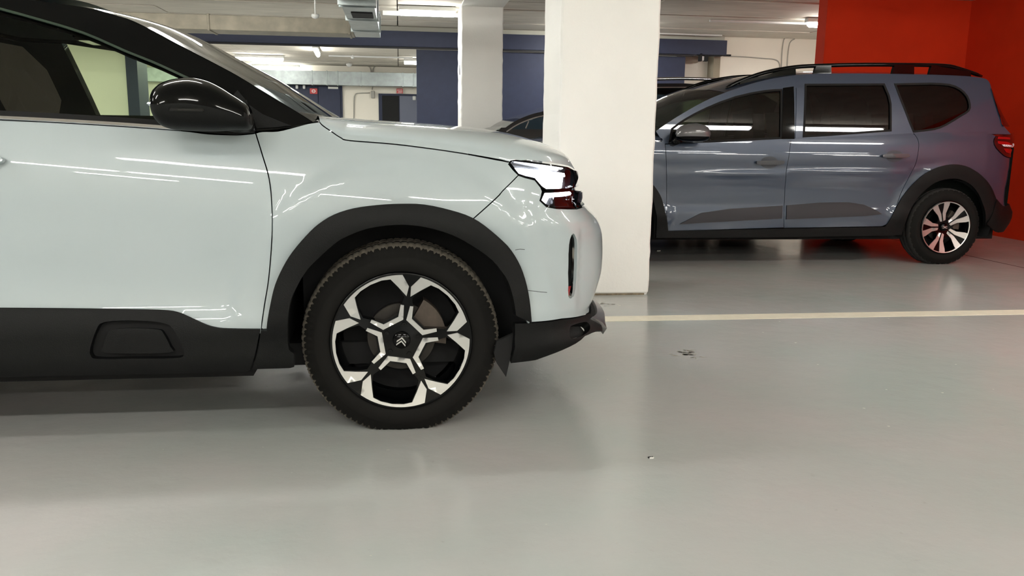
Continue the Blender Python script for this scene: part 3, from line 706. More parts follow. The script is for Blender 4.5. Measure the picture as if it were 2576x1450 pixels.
panel('door_cladding', dclad, S5, M['clad'], fd_e, res=.03, far=True, fl=.03, off=.013, holes=[airb], gap=.0015)
ab_c = airb.mean(0)
panel('pad_recess', ab_c + (airb - ab_c) * 1.02, S5, M['matt'], fd_e, res=.02, far=True, off=-.016, fl=0, gap=0)
pin = P5(crv([(262, 886), (261, 870), (272, 838), (290, 828), (342, 826), (398, 829), (412, 838), (430, 872), (431, 886), (342, 889)], 3, True))
panel('pad_face', pin, S5, M['clad'], fd_e, res=.02, far=True, off=.006, fl=.02, gap=0)
# chrome waist strip, handle
st = P5(crv([(0, 298), (150, 305.5), (300, 314.5), (455, 325.5)], 4)); st = np.concatenate([[(bx, st[0][1] + .003)], st])
for q in ribbon('waist_strip', st, S5, M['chrome'], fd_e, .009, .010, True): pass
stb = st + (0, .012)
ribbon('window_seal', np.concatenate([stb, P5([(524, 328), (594, 333), (640, 328)]) + (0, .004)]), S5, M['matt'], fd_e, .022, .004, True)
hz = float(P5([(3, 405)])[0][1])
hp = np.array([(-1.58, hz + .016), (-1.545, hz + .022), (-1.40, hz + .02), (-1.345, hz + .008), (-1.34, hz - .004), (-1.36, hz - .012), (-1.42, hz - .016), (-1.55, hz - .018), (-1.58, hz - .012)])
hx = float(P5([(15, 405)])[0][0]); hp[:, 0] += hx + 1.34
h_ = panel('door_handle', crv(hp, 3, True), S5, M['white'], fd_e, res=.01, far=True, off=.03, fl=.022, gap=0)
# pillar trim, window panes
A_out = Q5(crv([(40, -4), (140, 8), (230, 22), (314, 46), (380, 76), (454, 116), (525, 153), (594, 190), (660, 230), (716, 264), (760, 291), (790, 310)], 3))
W_top = Q5(crv([(0, 22), (87, 46), (210, 83), (314, 128), (384, 156), (454, 188), (520, 219), (560, 240)], 3))
xr = -2.55
roof_e = np.array([(-3.25, 1.44), (-3.0, 1.505), (-2.6, 1.545), (-2.2, 1.56), (-1.8, float(A_out[0][1]) + .012)])
wtr = np.array([(xr - .15, 1.38), (-2.3, 1.435), (-1.95, float(W_top[0][1]) + .0)])
belt = Q5(crv([(0, 288), (150, 296), (300, 306), (450, 317), (575, 324)], 3))
beltr = np.array([(-3.15, 1.13), (-2.9, float(belt[0][1]) + .03), (-2.3, float(belt[0][1]) + .012)])
tri = Q5([(575, 322), (572, 300), (566, 262), (560, 240)])
win = np.concatenate([belt, tri, W_top[::-1][1:], [(-1.62, W_top[0][1] + .004), (-1.50, belt[0][1] + .004)][:1], [(-1.54, belt[0][1])]])
fq = Q5([(620, 252), (630, 290), (640, 328)])
foot = Q5([(575, 326), (594, 335), (640, 331), (699, 326), (741, 316), (800, 304)])
trimp = np.concatenate([A_out, Q5([(812, 305)])[:0], foot[::-1], belt[::-1], beltr[::-1], [(-3.3, 1.3)], roof_e])
win_r = np.array([(-1.70, belt[0][1] + .005), (-1.78, 1.44), (-2.3, 1.43), (-2.68, 1.37), (-2.9, 1.24), (-2.95, 1.13), (-2.3, 1.095)])
win[-1] = (-1.50, belt[0][1] + .002); win[-2] = (-1.60, 1.46)
win[len(belt) + len(tri):] = win[len(belt) + len(tri):]
holes = [win, crv(win_r, 3, True)]
panel('pillar_trim', trimp, G5.S, M['gloss'], c5, res=.04, far=True, fl=.05, holes=holes, gap=0)
panel('inner_pillar_trim', trimp, G5.S, mat('dark_headlining', (26, 30, 28), .9), c5, res=.06, far=True, fl=0, holes=holes, gap=.004, off=-.05)
pane = np.concatenate([win])
panel('door_window', pane, G5.S, M['side'], fd_e, res=.05, far=True, fl=0, gap=-.004, off=-.010)
panel('rear_door_window', crv(win_r, 3, True), G5.S, M['privacy'], c5, res=.06, far=True, fl=0, gap=-.004, off=-.012)
ribbon('window_frame_strip', W_top, G5.S, mat('window_strip_green', (40, 56, 44), .4), fd_e, .007, .002, True)  # thin green strip along the top of the window opening
ribbon('door_gap', np.array([q for q in crv(Q5([(619, 252), (626, 278), (634, 305), (642, 330)]), 4)]), G5.S, M['matt'], c5, .005, .0015, True)
sail = Q5([(598, 226), (618, 250), (640, 328), (590, 331), (570, 322), (566, 262)])
panel('mirror_base_panel', sail, G5.S, M['clad'], fd_e, res=.03, far=True, off=.006, fl=.02)
quarter = Q5([(625, 262), (662, 287), (735, 317), (700, 322), (645, 326)])
panel('quarter_panel', quarter, G5.S, M['clad'], c5, res=.03, far=True, off=.004, fl=.01)
# windscreen, roof, bonnet
def PG(x, z): return G5.S(np.array(x), np.array(z))
ao = crv(A_out, 2); E = PG(ao[:, 0], ao[:, 1]); n = len(E); T = 22
d = np.array([.55, 0, .83])
ts = np.linspace(-1, 1, 2 * T + 1)
BUL = .042
rows = []
for t in ts:
    a = (1 - t * t); c = E.copy(); c[:, 1] = E[:, 1] * -t; fl_ = sstep(np.linspace(0, 1, n), 0, .25)
    c += a * BUL * np.array([.62, 0, .78]) * (1 - .0 * fl_)[:, None]; rows.append(c)
sheet('windscreen', rows, M['screen'], c5)
blk = []
for r in (0, 1, 2): blk.append(rows[r] + np.array([0, 0, .002]))
sheet('windscreen_border', blk, M['gloss'], c5); sheet('windscreen_border', [b * (1, -1, 1) for b in blk], M['gloss'], c5)
# roof
re = crv(np.concatenate([roof_e, [A_out[0]]]), 4); R0 = PG(re[:, 0], re[:, 1]); rows = []
for t in ts:
    c = R0.copy(); c[:, 1] = R0[:, 1] * -t; s = np.clip((re[:, 0] - re[:, 0].max()), -1, 0)
    c[:, 2] += (1 - abs(t) ** 2.6) * .062 ; c[:, 0] += (1 - t * t) * (.06 * sstep(re[:, 0], -2.2, -1.6) - .10 * (1 - sstep(re[:, 0], -3.2, -2.6))); rows.append(c)
sheet('roof', rows, M['white'], c5)
rr = crv(np.array([(-3.1, 1.50), (-2.7, 1.60), (-2.2, 1.63), (-1.75, 1.615), (-1.55, 1.575), (-1.45, 1.53)]), 6)
for sd in (-1, 1): MB().tube([(x, sd * (.655), z) for x, z in rr], .016, 8).build('roof_rail', M['gloss'], c5, True)
# bonnet
bc = crv(P5([(804, 307), (812, 316), (835, 332), (858, 347), (880, 354), (1000, 364), (1150, 384), (1284, 409)]), 4)
ext = P5(crv([(1284, 409), (1330, 404), (1380, 410), (1428, 418), (1446, 428)], 3)); 
ext2 = np.array([(u, ext[-1][1] - .002) for u in np.linspace(ext[-1][0] + .05, uC, 9)])
EB = np.concatenate([bc, ext[1:]]); EB[:, 1] += .002
PE = S5(EB[:, 0], EB[:, 1]); n = len(PE)
s = np.linspace(0, 1, n); xe = PE[:, 0]
cx = smooth_interp(s, [0, .25, .5, .75, .9, 1], [-.42, -.22, .02, .32, .56, .755]); cz = smooth_interp(cx, [-.5, -.3, 0, .2, .4, .55, .68, .76], [1.103, 1.10, 1.087, 1.07, 1.045, 1.012, .97, .92])
rows = []
for ph in np.linspace(0, PI / 2, 15):
    a, b = math.cos(ph) ** (2 / 2.7), math.sin(ph) ** (2 / 2.7)
    y = PE[:, 1] * a; wv = a; x = cx + (xe - cx) * a ** .6; z = PE[:, 2] + (cz - PE[:, 2]) * b
    rows.append(np.stack([x, y, z], 1))
half = np.array(rows); full = np.concatenate([half, (half[:-1][::-1]) * (1, -1, 1)])
sheet('bonnet', full, M['white'], c5, flip=True)
BON = half
cowl = [half[i][0] for i in range(15)]
# cowl and wipers
cw = np.array(cowl + [q * (1, -1, 1) for q in cowl[:-1][::-1]]); bs = np.array([q + (-.16, 0, -.03) for q in cw]); sheet('cowl', [cw - (0, 0, .012), bs], M['clad'], c5)
for y0 in (-.35, .25):
    MB().tube([(-.50, y0, 1.085), (-.46, y0 - .05, 1.112), (-.44, y0 - .25, 1.11), (-.43, y0 - .4, 1.10)], [.012, .010, .008, .006], 8).build('wiper', M['gloss'], c5, True)
# front face between the lamps
gp = [(u, zt + .003) for u in np.linspace(lu[-1][0] - .03, uC, 12)] + [(u, ext[-1][1] - .006) for u in np.linspace(uC, ext[-1][0], 12)]
panel('upper_grille', gp, S5, M['gloss'], c5, res=.04, far=True, off=-.02, fl=.0)
for i, zf in enumerate((.25, .6)): ribbon('grille_bar', [(u, zt + (ext[-1][1] - zt) * zf) for u in np.linspace(lu[-1][0] + .02, uC, 12)], S5, M['chrome'], c5, .010, -.012, True)
# headlamps
hl = [empty('headlight', (0, 0, 0), c5), empty('headlight', (0, 0, 0), c5)]
up_l = P5([(1280, 410), (1287, 401), (1366, 411), (1428, 421), (1448, 433), (1450, 440), (1440, 474), (1430, 478), (1374, 480), (1362, 472), (1345, 453), (1321, 447), (1304, 441)])
lo_l = P5([(1368, 482), (1430, 478), (1464, 482), (1450, 524), (1449, 525), (1399, 525), (1374, 519), (1358, 505)])
for nm, o_, ofs in (('upper', up_l, 0), ('lower', lo_l, 0)):
    panel('lamp_housing', o_, S5, M['lampbox'], hl, res=.02, far=True, off=-.035, fl=0, gap=0)
    panel('lamp_surround', o_, S5, M['gloss'], hl, res=.02, far=True, off=.001, fl=.04, gap=0, holes=[inset(densify(o_ if area(o_) > 0 else o_[::-1], .01), .006)])
    panel('lamp_lens', o_, S5, M['lens'], hl, res=.02, far=True, off=-.002, fl=0, gap=0)
panel('daytime_light', P5([(1300, 418), (1370, 424), (1432, 432), (1434, 440), (1370, 436), (1306, 427)]), S5, M['led'], hl, res=.02, far=True, off=-.02, fl=.01, gap=0)
panel('daytime_light', P5([(1352, 446), (1384, 440), (1428, 444), (1424, 470), (1376, 472), (1362, 458)]), S5, M['led'], hl, res=.02, far=True, off=-.02, fl=.01, gap=0)
panel('daytime_light', P5([(1372, 486), (1396, 484), (1380, 516), (1364, 505)]), S5, M['led'], hl, res=.02, far=True, off=-.02, fl=.01, gap=0)
panel('daytime_light', P5([(1396, 484), (1450, 484), (1448, 490), (1398, 491)]), S5, M['led'], hl, res=.02, far=True, off=-.02, fl=.01, gap=0)
panel('projector_lens', P5([(1404, 494), (1446, 493), (1442, 516), (1398, 517)]), S5, M['gloss'], hl, res=.02, far=True, off=-.018, fl=.01, gap=0)
panel('lamp_end_cap', P5([(1441, 430), (1452, 434), (1449, 456), (1440, 474), (1436, 474)]), S5, M['gloss'], hl, res=.02, far=True, off=.006, fl=.03, gap=0)
panel('lamp_end_cap', P5([(1452, 484), (1463, 484), (1452, 524), (1448, 524)]), S5, M['gloss'], hl, res=.02, far=True, off=.006, fl=.03, gap=0)
# mirror
def mirror_c5(sd):
    e = empty('door_mirror', (0, 0, 0), c5); A = []
    prof = [(-1.125, .03, .05), (-1.115, .072, .085), (-1.08, .098, .105), (-1.02, .108, .112), (-.95, .10, .108), (-.88, .078, .092), (-.83, .052, .07), (-.80, .03, .045)]
    return e
def mirror_build():
    out = []
    es = [empty('door_mirror', (0, 0, 0), c5) for _ in (0, 1)]
    Yp = C5O[1] - 1.03
    # silhouette stations of the shell: top and bottom in the photograph
    st = [(379, 252, 264), (383, 232, 288), (392, 218, 308), (410, 206, 322), (440, 197, 328), (480, 194, 330), (520, 203, 331), (553, 219, 330), (580, 236, 328), (602, 250, 328), (622, 266, 326), (630, 285, 315)]
    G = []; Gl = []
    N = 20
    for px, a, b in st:
        t = at_y(px, a, Yp); q = at_y(px, b, Yp); x = t[0]; zc = (t[2] + q[2]) / 2; hz = (t[2] - q[2]) / 2; k = hz / .092
        hy = .105 * min(1, k ** .7) + .004
        ring = []
        for i in range(N):
            an = 2 * PI * i / N; c, s_ = math.cos(an), math.sin(an)
            ring.append((x, -(C5O[1] - Yp) + .02 + .0 - hy * math.copysign(abs(c) ** .8, c), zc + hz * math.copysign(abs(s_) ** .85, s_)))
        G.append(ring)
    G = np.array(G); G = np.concatenate([G, G[:, :1]], 1)
    spl = []
    for j in range(N + 1): spl.append(crv(G[:, j], 4))
    G2 = np.array(spl).transpose(1, 0, 2)
    zsplit = lambda x: float(np.interp(x, [st_x0, st_x1], [z0_, z1_]))
    p0 = at_y(380, 262, Yp); p1 = at_y(590, 285, Yp)
    V = G2.reshape(-1, 3); nb = N + 1; Fu, Fl = [], []
    for i in range(len(G2) - 1):
        for j in range(N):
            f = (i * nb + j, i * nb + j + 1, (i + 1) * nb + j + 1, (i + 1) * nb + j); c = V[list(f)].mean(0)
            zs = p0[2] + (p1[2] - p0[2]) * (c[0] - p0[0]) / (p1[0] - p0[0])
            (Fu if c[2] > zs else Fl).append(f)
    cap = tuple(range(nb - 1)); 
    for sd in (0, 1):
        VV = V * (1, 1 if sd == 0 else -1, 1)
        mesh('mirror_cap', VV, Fu, M['gloss'], es[sd], True); mesh('mirror_lower_shell', VV, Fl + [cap, tuple(range(len(V) - nb, len(V) - 1))[::-1]], M['clad'], es[sd], True)
        sg = -1 if sd == 0 else 1
        a0 = at_y(575, 318, Yp + .08)
        MB().tube([(p1[0] - .06, sg * .98, p1[2] - .015), (p1[0] - .01, sg * .93, p1[2] - .03), (p1[0] + .01, sg * .86, p1[2] - .035)], [.035, .03, .024], 10).build('mirror_arm', M['clad'], es[sd], True)
        rp = np.array([(V[0:nb - 1][:, 0].min() - .001,)])
        MB().prism([(math.cos(t) * .075, math.sin(t) * .045) for t in np.linspace(0, 2 * PI, 17)[:-1]], lambda a, b: (p0[0] + .012, sg * 1.01 + a, (p0[2]) + .0 + b * .2), lambda a, b: (p0[0] + .004, sg * 1.01 + a, p0[2] + b * .2)).build('mirror_glass', M['chrome'], es[sd])
        tw = MB().box(p0[0] + .07, p0[0] + .17, sg * 1.10 - .012, sg * 1.10 + .012, p0[2] - .022, p0[2] - .012, .003).build('turn_signal', M['lens'], es[sd])
mirror_build()
# pale grey tab at the mirror foot
panel('grey_tab', P5([(612, 312), (637, 315), (641, 329), (616, 328)]), S5, mat('pale_grey_plastic', (150, 152, 158), .3), c5, res=.02, far=True, off=.012, fl=.01, gap=0)
# rear half of the body, beyond the frame
rd = np.array([(bx - .004, zl0), (bx - .024, .7), (bx - .004, zb0 + .004), (-2.3, zb0 + .02), (-2.95, zb0 + .06), (-3.2, zb0 + .08)] + [(u, zb0 + .08) for u in np.linspace(-3.4, C5.ur, 12)] + [(u, .55) for u in np.linspace(C5.ur, -3.3, 12)])
ra = [(-2.73 + .50 * math.cos(t), .36 + .50 * math.sin(t)) for t in np.linspace(2.75, .15, 22)]
rear = np.concatenate([rd, [(-3.2, .5)], ra, [(-2.23, zl0)]])
panel('rear_quarter', rear, S5, M['white'], c5, res=.05, far=True, fl=.02)
ra2 = [(-2.73 + .51 * math.cos(t), .36 + .51 * math.sin(t)) for t in np.linspace(2.75, .1, 22)]; ra3 = [(-2.73 + .415 * math.cos(t), .33 + .415 * math.sin(t)) for t in np.linspace(-.3, 3.3, 26)]
rcl = np.concatenate([ra2, [(-2.2, zl0), (bx - .003, zl0), (bx - .003, .2), (-2.3, .2)], ra3, [(-3.2, .22)] , [(u, .22) for u in np.linspace(-3.3, C5.ur, 10)], [(u, .55) for u in np.linspace(C5.ur, -3.25, 10)]])
panel('rear_cladding', rcl, S5, M['clad'], c5, res=.05, far=True, fl=.03, off=.013)
te = crv(np.array([(-3.25, 1.44), (-3.38, 1.3), (-3.48, 1.12)]), 6); TE = PG(te[:, 0], te[:, 1]); rows = []
for t in ts:
    c = TE.copy(); c[:, 1] = TE[:, 1] * -t; c[:, 0] -= (1 - t * t) * .10; c[:, 2] += (1 - abs(t) ** 2.6) * .06 * np.linspace(1, 0, len(te)); rows.append(c)
sheet('rear_window', rows, M['gloss'], c5)
# underbody, wheel wells, cabin
ub = MB().box(-3.4, .50, -.78, .78, .22, .30).box(-2.25, -.52, -.80, .80, .19, .32).box(-.35, .55, -.70, -.60, .3, .8).box(-.4, .55, .6, .7, .3, .8).box(-.48, -.40, -.84, .84, .30, 1.0).box(.52, .56, -.62, .62, .25, .85)
ub.build('underbody', M['matt'], c5)
for cx in (0, -2.73):
    for sd in (-1, 1):
        a = np.linspace(-.12, PI + .12, 28); G = [[(cx + .44 * math.cos(t), sd * y, .36 + .41 * math.sin(t)) for t in a] for y in (.58, .915)]
        sheet('wheel_well', G, M['matt'], c5)
        MB().tube([(cx, sd * .2, .325), (cx, sd * .8, .325)], .05, 10).build('axle', M['matt'], c5)
# mud flap ahead of the front wheel hanging below the bumper
yf_ = -.90
fp = [at_y(a, b, C5O[1] + yf_) for a, b in ((1292, 840), (1250, 860), (1243, 890), (1250, 915), (1273, 949), (1284, 900))]
fpo = [(p[0], p[2]) for p in fp]
MB().prism(fpo, lambda a, b: (a, -.90, b), lambda a, b: (a, -.88, b)).build('mud_flap', M['matt'], c5)
m_in = M['seat']
MB().box(-3.2, -.5, -.76, .76, .30, .40).box(-2.3, -.5, -.825, -.77, .4, 1.085).box(-2.3, -.5, .77, .825, .4, 1.085).box(-3.0, -2.2, .70, .75, .4, 1.05).box(-3.0, -2.2, -.75, -.70, .4, 1.05).build('cabin_tub', m_in, c5)
db = MB(); db.prism([(-.95, .55), (-.98, .93), (-.90, 1.0), (-.62, 1.035), (-.46, 1.03), (-.46, .5)], lambda a, b: (a, -.74, b), lambda a, b: (a, .74, b)); db.build('dashboard', m_in, c5)
for sy in (-.37, .37):
    s_ = empty('front_seat', (-1.75, sy, .3), c5)
    MB().box(-.02, .52, -.25, .25, .1, .30, .05).build('seat_cushion', m_in, s_)
    q = MB(); q.prism([(-.02, .2), (.12, .22), (-.02, .62), (-.14, .90), (-.24, .90), (-.20, .55)], lambda a, b: (a, -.24, b), lambda a, b: (a, .24, b)); q.build('seat_back', m_in, s_)
    MB().box(-.30, -.18, -.13, .13, .92, 1.10, .04).build('headrest', m_in, s_)
    MB().tube([(-.22, -.06, .85), (-.24, -.06, .96)], .008, 6).tube([(-.22, .06, .85), (-.24, .06, .96)], .008, 6).build('headrest_post', M['chrome'], s_)
MB().box(-2.9, -2.35, -.68, .68, .45, .62, .05).box(-3.0, -2.82, -.68, .68, .6, 1.16, .05).build('rear_bench', m_in, c5)
V, F = lathe([(.165, -.012), (.185, -.016), (.195, 0), (.185, .016), (.165, .012)], 32); 
sw = MB(); rt = Matrix.Rotation(PI / 2, 3, 'Z') @ Matrix.Rotation(0, 3, 'X')
sw.add([tuple(Matrix.Rotation(-.4, 3, 'Y') @ (rt @ Vector(v))) for v in V], F); o = sw.build('steering_wheel', M['clad'], c5, True); o.location = (-1.12, .37, .86)
o = MB().box(-.10, -.02, -.11, .11, -.035, .03, .012).build('rear_view_mirror', M['gloss'], c5); o.location = (-1.18, 0, 1.42)

m_scr = mat('scratch_grey', (70, 74, 74), .7)
for pts in (([(1296, 629), (1308, 627), (1320, 628)]), ([(1328, 731), (1345, 733), (1362, 735), (1376, 736)])):
    panel('scratch', np.concatenate([P5(pts) + (0, .001), (P5(pts) - (0, .0012))[::-1]]), S5, m_scr, c5, res=.03, gap=0, fl=0, off=.0008)
# ------------------------------------------------------------------ the grey people carrier beyond the pillar
JO = (4.53, 7.30, 0.0)
def _jring(x, z):
    b = 0
    for cx in (0.0, -2.9):
        r = np.hypot(x - cx, z - .33); b = b + .018 * (1 - sstep(r, .42, .56)) * sstep(z, .3, .42)
    b = b + .006 * np.exp(-((z - .80 - .03 * x) / .022) ** 2) * sstep(x, -2.6, -2.0)
    return b
JB = Body(JO, [.10, .2, .3, .42, .52, .62, .70, .76, .80, .84, .88, .92, .96, 1.02, 1.10], [.80, .86, .875, .878, .868, .868, .878, .8815, .8795, .8825, .883, .8800, .8735, .8595, .835], .30,
          [.1, .2, .28, .36, .44, .5, .6, .8, .95, 1.05, 1.15], [.60, .70, .77, .83, .835, .79, .775, .765, .765, .79, .78],
          -3.25, [.1, .25, .4, .6, .8, .95, 1.05], [-3.60, -3.68, -3.70, -3.70, -3.66, -3.58, -3.45], bumps=(_jring,))
GJ = Green(JO, 1.0, .856, 1.60, .70, -.5, -2.2, .0)
S = JB.S; PJ = solver(JB, -3.4, JB.uf - .2, .1, 1.12); QJ = solver(GJ, -2.6, 1.2, .9, 1.75)
jg = empty('car', JO); tag(jg, 'slate grey long car with roof rails, parked beyond the white pillar against the orange wall', 'car')
sl_ = M['slate']; cl_ = M['clad']
def wheel_j(x, y=-.868):
    e = empty('rear_wheel' if x == 0 else 'front_wheel', (x, y, .315), jg); R = .216
    make_tyre(e, .325, R, .10, M['rubber'], mat('tread_rubber_dark', (40, 38, 36), .85), .315, 160)
    for c in e.children: c.location[1] = .095
    wheel_common(e, R, .03)
    yf = lambda r: .03 * (1 - min(1, r / R) ** 1.5)
    A0 = math.radians(36); angs = [A0 + k * 2 * PI / 5 for k in range(5)]
    h1 = [(.30, -.06), (.50, -.03), (.90, -.09), (.90, .09), (.50, .03), (.30, .06)]
    op = [(.36, .0), (.55, .30), (.80, .33), (.93, .20), (.95, 0), (.93, -.20), (.80, -.33), (.55, -.30)]
    disc_plate(e, 'alloy_rim', arc_pts(R, 0, 2 * PI, 65)[:-1], [petal(op, a + PI / 5, R) for a in angs], yf, M['gloss'], .04, .02)
    bl_ = [(.24, .025), (.26, .115), (.52, .165), (.80, .33), (.925, .375), (.985, .14), (.80, .10), (.55, .03)]
    for a in angs:
        for sg in (1, -1): disc_plate(e, 'polished_spoke', petal([(p, q * sg) for p, q in bl_], a, R), [], yf, M['satin'], .006, .03, .004)
    V, F = lathe([(R * .965, -.004), (R * 1.0, -.007), (R * 1.0, .0)], 64); recalc(mesh('polished_lip', V, F, M['satin'], e))
    V, F = lathe([(.001, .012), (.030, .014), (.033, .02), (.033, .04)], 24); recalc(mesh('centre_cap', V, F, M['gloss'], e, True))
    mb = MB()
    for s_ in (-1, 1): mb.box(min(s_ * .004, s_ * .022), max(s_ * .004, s_ * .022), .008, .012, .004, .009).box(min(s_ * .004, s_ * .022), max(s_ * .004, s_ * .022), .008, .012, -.009, -.004)
    mb.box(-.006, .006, .008, .012, -.004, .004); mb.build('cap_badge', M['satin'], e)
    return e
jw = wheel_j(0)
for x, y in ((-2.9, -.868), (0, .868), (-2.9, .868)):
    e = empty('rear_wheel' if x == 0 else 'front_wheel', (x, y, .315), jg, PI if y > 0 else 0)
    for c in jw.children: link(c.copy(), e)
ja_o = PJ(crv([(2225, 570), (2236, 556), (2247, 536), (2269, 496), (2296, 463), (2326, 437), (2357, 422), (2387, 414.5), (2417, 416), (2448, 428), (2474, 449), (2491, 471), (2503, 500)], 3))
ja_i = PJ(crv([(2266, 590), (2277, 555), (2296, 513), (2319, 484), (2349, 460), (2379, 450.5), (2410, 450.5), (2440, 464), (2459, 487), (2470, 513), (2477, 540), (2476, 572)], 3))
cj = np.array([0, .33]); ja_m = cj + (ja_o - cj) * .95
fa_o = ja_o.copy() * (1, 1); fa_o = PJ(crv([(1643, 466), (1654, 482), (1663, 500), (1671, 530), (1678, 560), (1680, 581)], 3))
dl1 = PJ(crv([(1673, 358), (1676, 400), (1677, 452), (1677, 520), (1678, 581)], 3))
dl2 = PJ(crv([(1990, 352), (1984, 396), (1978, 433), (1973, 509), (1972, 573)], 3))
dl3 = PJ(crv([(2298, 334), (2309, 352), (2311, 373), (2304, 411), (2288, 443), (2264, 492), (2250, 536), (2240, 555), (2230, 565), (2218, 570)], 3))
blt = PJ([(1673, 363), (1783, 359), (1990, 351.5), (2076, 346), (2296, 335)])
sill = PJ([(1678, 582), (1972, 574), (2218, 570)])
jfd = [empty('front_door', (0, 0, 0), jg) for _ in (0, 1)]; jrd = [empty('rear_door', (0, 0, 0), jg) for _ in (0, 1)]
panel('door_skin', np.concatenate([blt[:3], dl2[1:], sill[:1], dl1[::-1][1:-1]]), S, sl_, jfd, res=.04, far=True)
panel('door_skin', np.concatenate([blt[2:], dl3[1:], sill[1:2], dl2[::-1][1:-1]]), S, sl_, jrd, res=.04, far=True)
for pts, e_ in (([(1709, 564), (1764, 536), (1832, 526), (1968, 517.5), (1966, 550), (1850, 556)], jfd), ([(1978, 517), (2060, 510), (2133, 509), (2171, 515), (2201, 528), (2218, 539), (2180, 543), (2076, 548), (1977, 552)], jrd)):
    panel('door_moulding', PJ(pts), S, mat('dark_slate_plastic', (34, 34, 40), .6), e_, res=.05, far=True, off=.010, fl=.012, gap=0)
for pxy, e_ in (((1935, 409), jfd), ((2250, 393), jrd)):
    c = PJ([pxy])[0]; el = [(c[0] + .075 * math.cos(t), c[1] + .048 * math.sin(t)) for t in np.linspace(0, 2 * PI, 25)[:-1]]
    panel('handle_recess', el, S, mat('shaded_recess_paint', (30, 38, 50), .4), e_, res=.03, far=True, off=.002, fl=.003, gap=0)  # flat oval, the shade of the hollow is put into its dark colour
    hpj = crv([(c[0] - .115, c[1]), (c[0] - .09, c[1] + .014), (c[0] + .09, c[1] + .018), (c[0] + .118, c[1] + .004), (c[0] + .09, c[1] - .012), (c[0] - .09, c[1] - .014)], 3, True)
    panel('door_handle', hpj, S, mat('dark_handle_paint', (34, 38, 50), .25, coat=1), e_, res=.03, far=True, off=.028, fl=.02, gap=0)
# front wing, rear quarter
wing_t = np.array([(-2.62, 1.03), (-2.3, 1.02)])
x1 = dl1[0][0]
nose_u = np.linspace(-3.3, JB.ur, 10)
fa = [(-2.9 + .44 * math.cos(t), .33 + .44 * math.sin(t)) for t in np.linspace(.2, PI - .15, 26)]
wing = np.concatenate([dl1, fa_o[::-1][:3], fa[2:], [(-3.36, .55)], [(u, .55) for u in nose_u], [(u, .86) for u in nose_u[::-1]], [(-3.2, .93), (-2.9, .975), (-2.5, 1.0), (x1 - .15, 1.01)]])
panel('front_wing', wing, S, sl_, jg, res=.06, far=True)
tl = PJ([(2488, 202), (2493, 221)])
tail_in = PJ(crv([(2492, 222), (2505, 263), (2518, 301), (2523, 318), (2505, 342), (2499, 356), (2505, 373), (2524, 392), (2536, 397)], 2))
qtop = [(dl3[0][0] + .05, 1.12), (.30, 1.14), (.45, 1.14)]
ut = tail_in[-1][0]; 
rq = np.concatenate([dl3[:-3], ja_m[6:], [(ja_m[-1][0] + .06, .50)], [(u, .50) for u in np.linspace(.55, JB.uf, 10)], [(u, tail_in[-1][1]) for u in np.linspace(JB.uf, ut + .03, 8)], tail_in[::-1], [(.50, 1.12)], [(.2, 1.12)]])
tz = [q for q in tail_in if q[1] < 1.11]; tz = np.array(tz)
rq = np.concatenate([dl3[:-6], ja_m[5:], [(ja_m[-1][0] + .04, .475)], [(u, .475) for u in np.linspace(.60, JB.uf, 10)], [(u, tz[-1][1]) for u in np.linspace(JB.uf, tz[-1][0] + .03, 8)], tz[::-1], [(.3, 1.11)]])
panel('rear_quarter', rq, S, sl_, jg, res=.04, far=True, fl=.01)
acl = np.concatenate([ja_o, PJ([(2500, 520), (2478, 560)]), ja_i[::-1], PJ([(2247, 592), (2035, 595)]), PJ([(1953, 597), (1650, 598)]), PJ(crv([(1652, 545), (1648, 528), (1642, 500), (1637, 487)], 2)), fa_o, PJ([(1972, 575), (2218, 571)])])
panel('wheel_arch_and_sill_cladding', acl, S, cl_, jg, res=.05, far=True, off=.012, fl=.03, gap=0)
fb = np.concatenate([[(-3.36, .54)], [(u, .54) for u in nose_u], [(u, .2) for u in nose_u[::-1]], [(-3.30, .22)]])
panel('front_bumper', fb, S, cl_, jg, res=.06, far=True, off=.01)
pb = PJ([(2503, 501), (2478, 562), (2489, 572), (2528, 556)])
rb = np.concatenate([pb[:1], pb[1:3], [(u, .27) for u in np.linspace(pb[2][0] + .12, JB.uf, 9)], [(u, .49) for u in np.linspace(JB.uf, pb[0][0] + .1, 9)]])
panel('rear_bumper', rb, S, cl_, jg, res=.05, far=True, off=.018, fl=.03)
# cabin side
jtop = QJ(crv([(1650, 341), (1677, 325), (1720, 299), (1772, 271), (1848, 240), (1923, 224), (1980, 220), (2014, 209)], 3)); 
roofline = QJ(crv([(1650, 330), (1700, 296), (1772, 255), (1825, 233), (1900, 208), (1980, 192), (2076, 185), (2247, 186), (2400, 190), (2470, 196), (2488, 206), (2494, 224)], 3))
fw_ = QJ(np.concatenate([[(1684, 357)], crv([(1690, 324), (1722, 301), (1775, 273), (1850, 244), (1923, 229), (1966, 226)], 2), [(1965, 348), (1783, 357)]]))
rw_ = QJ([(2026, 213), (2224, 212), (2236, 240), (2241, 262), (2241, 329), (2076, 341), (2021, 344)])
qw_ = QJ(np.concatenate([[(2251, 212)], crv([(2341, 210), (2387, 213), (2415, 224), (2433, 242), (2440, 263), (2437, 279), (2417, 292), (2379, 315), (2349, 326), (2298, 332)], 2), [(2288, 308), (2264, 246)]]))
low_edge = QJ([(1664, 352), (1664, 362), (1783, 360), (1990, 353), (2076, 347), (2298, 336)])
tsd = QJ([(2505, 263), (2518, 301), (2520, 312)])
side = np.concatenate([roofline, tsd, [(tz[0][0] * 0 + .52, 1.09), (.3, 1.09)], low_edge[::-1]])
panel('cabin_side', side, GJ.S, sl_, jg, res=.05, far=True, holes=[fw_, rw_, qw_], fl=.03, gap=0)
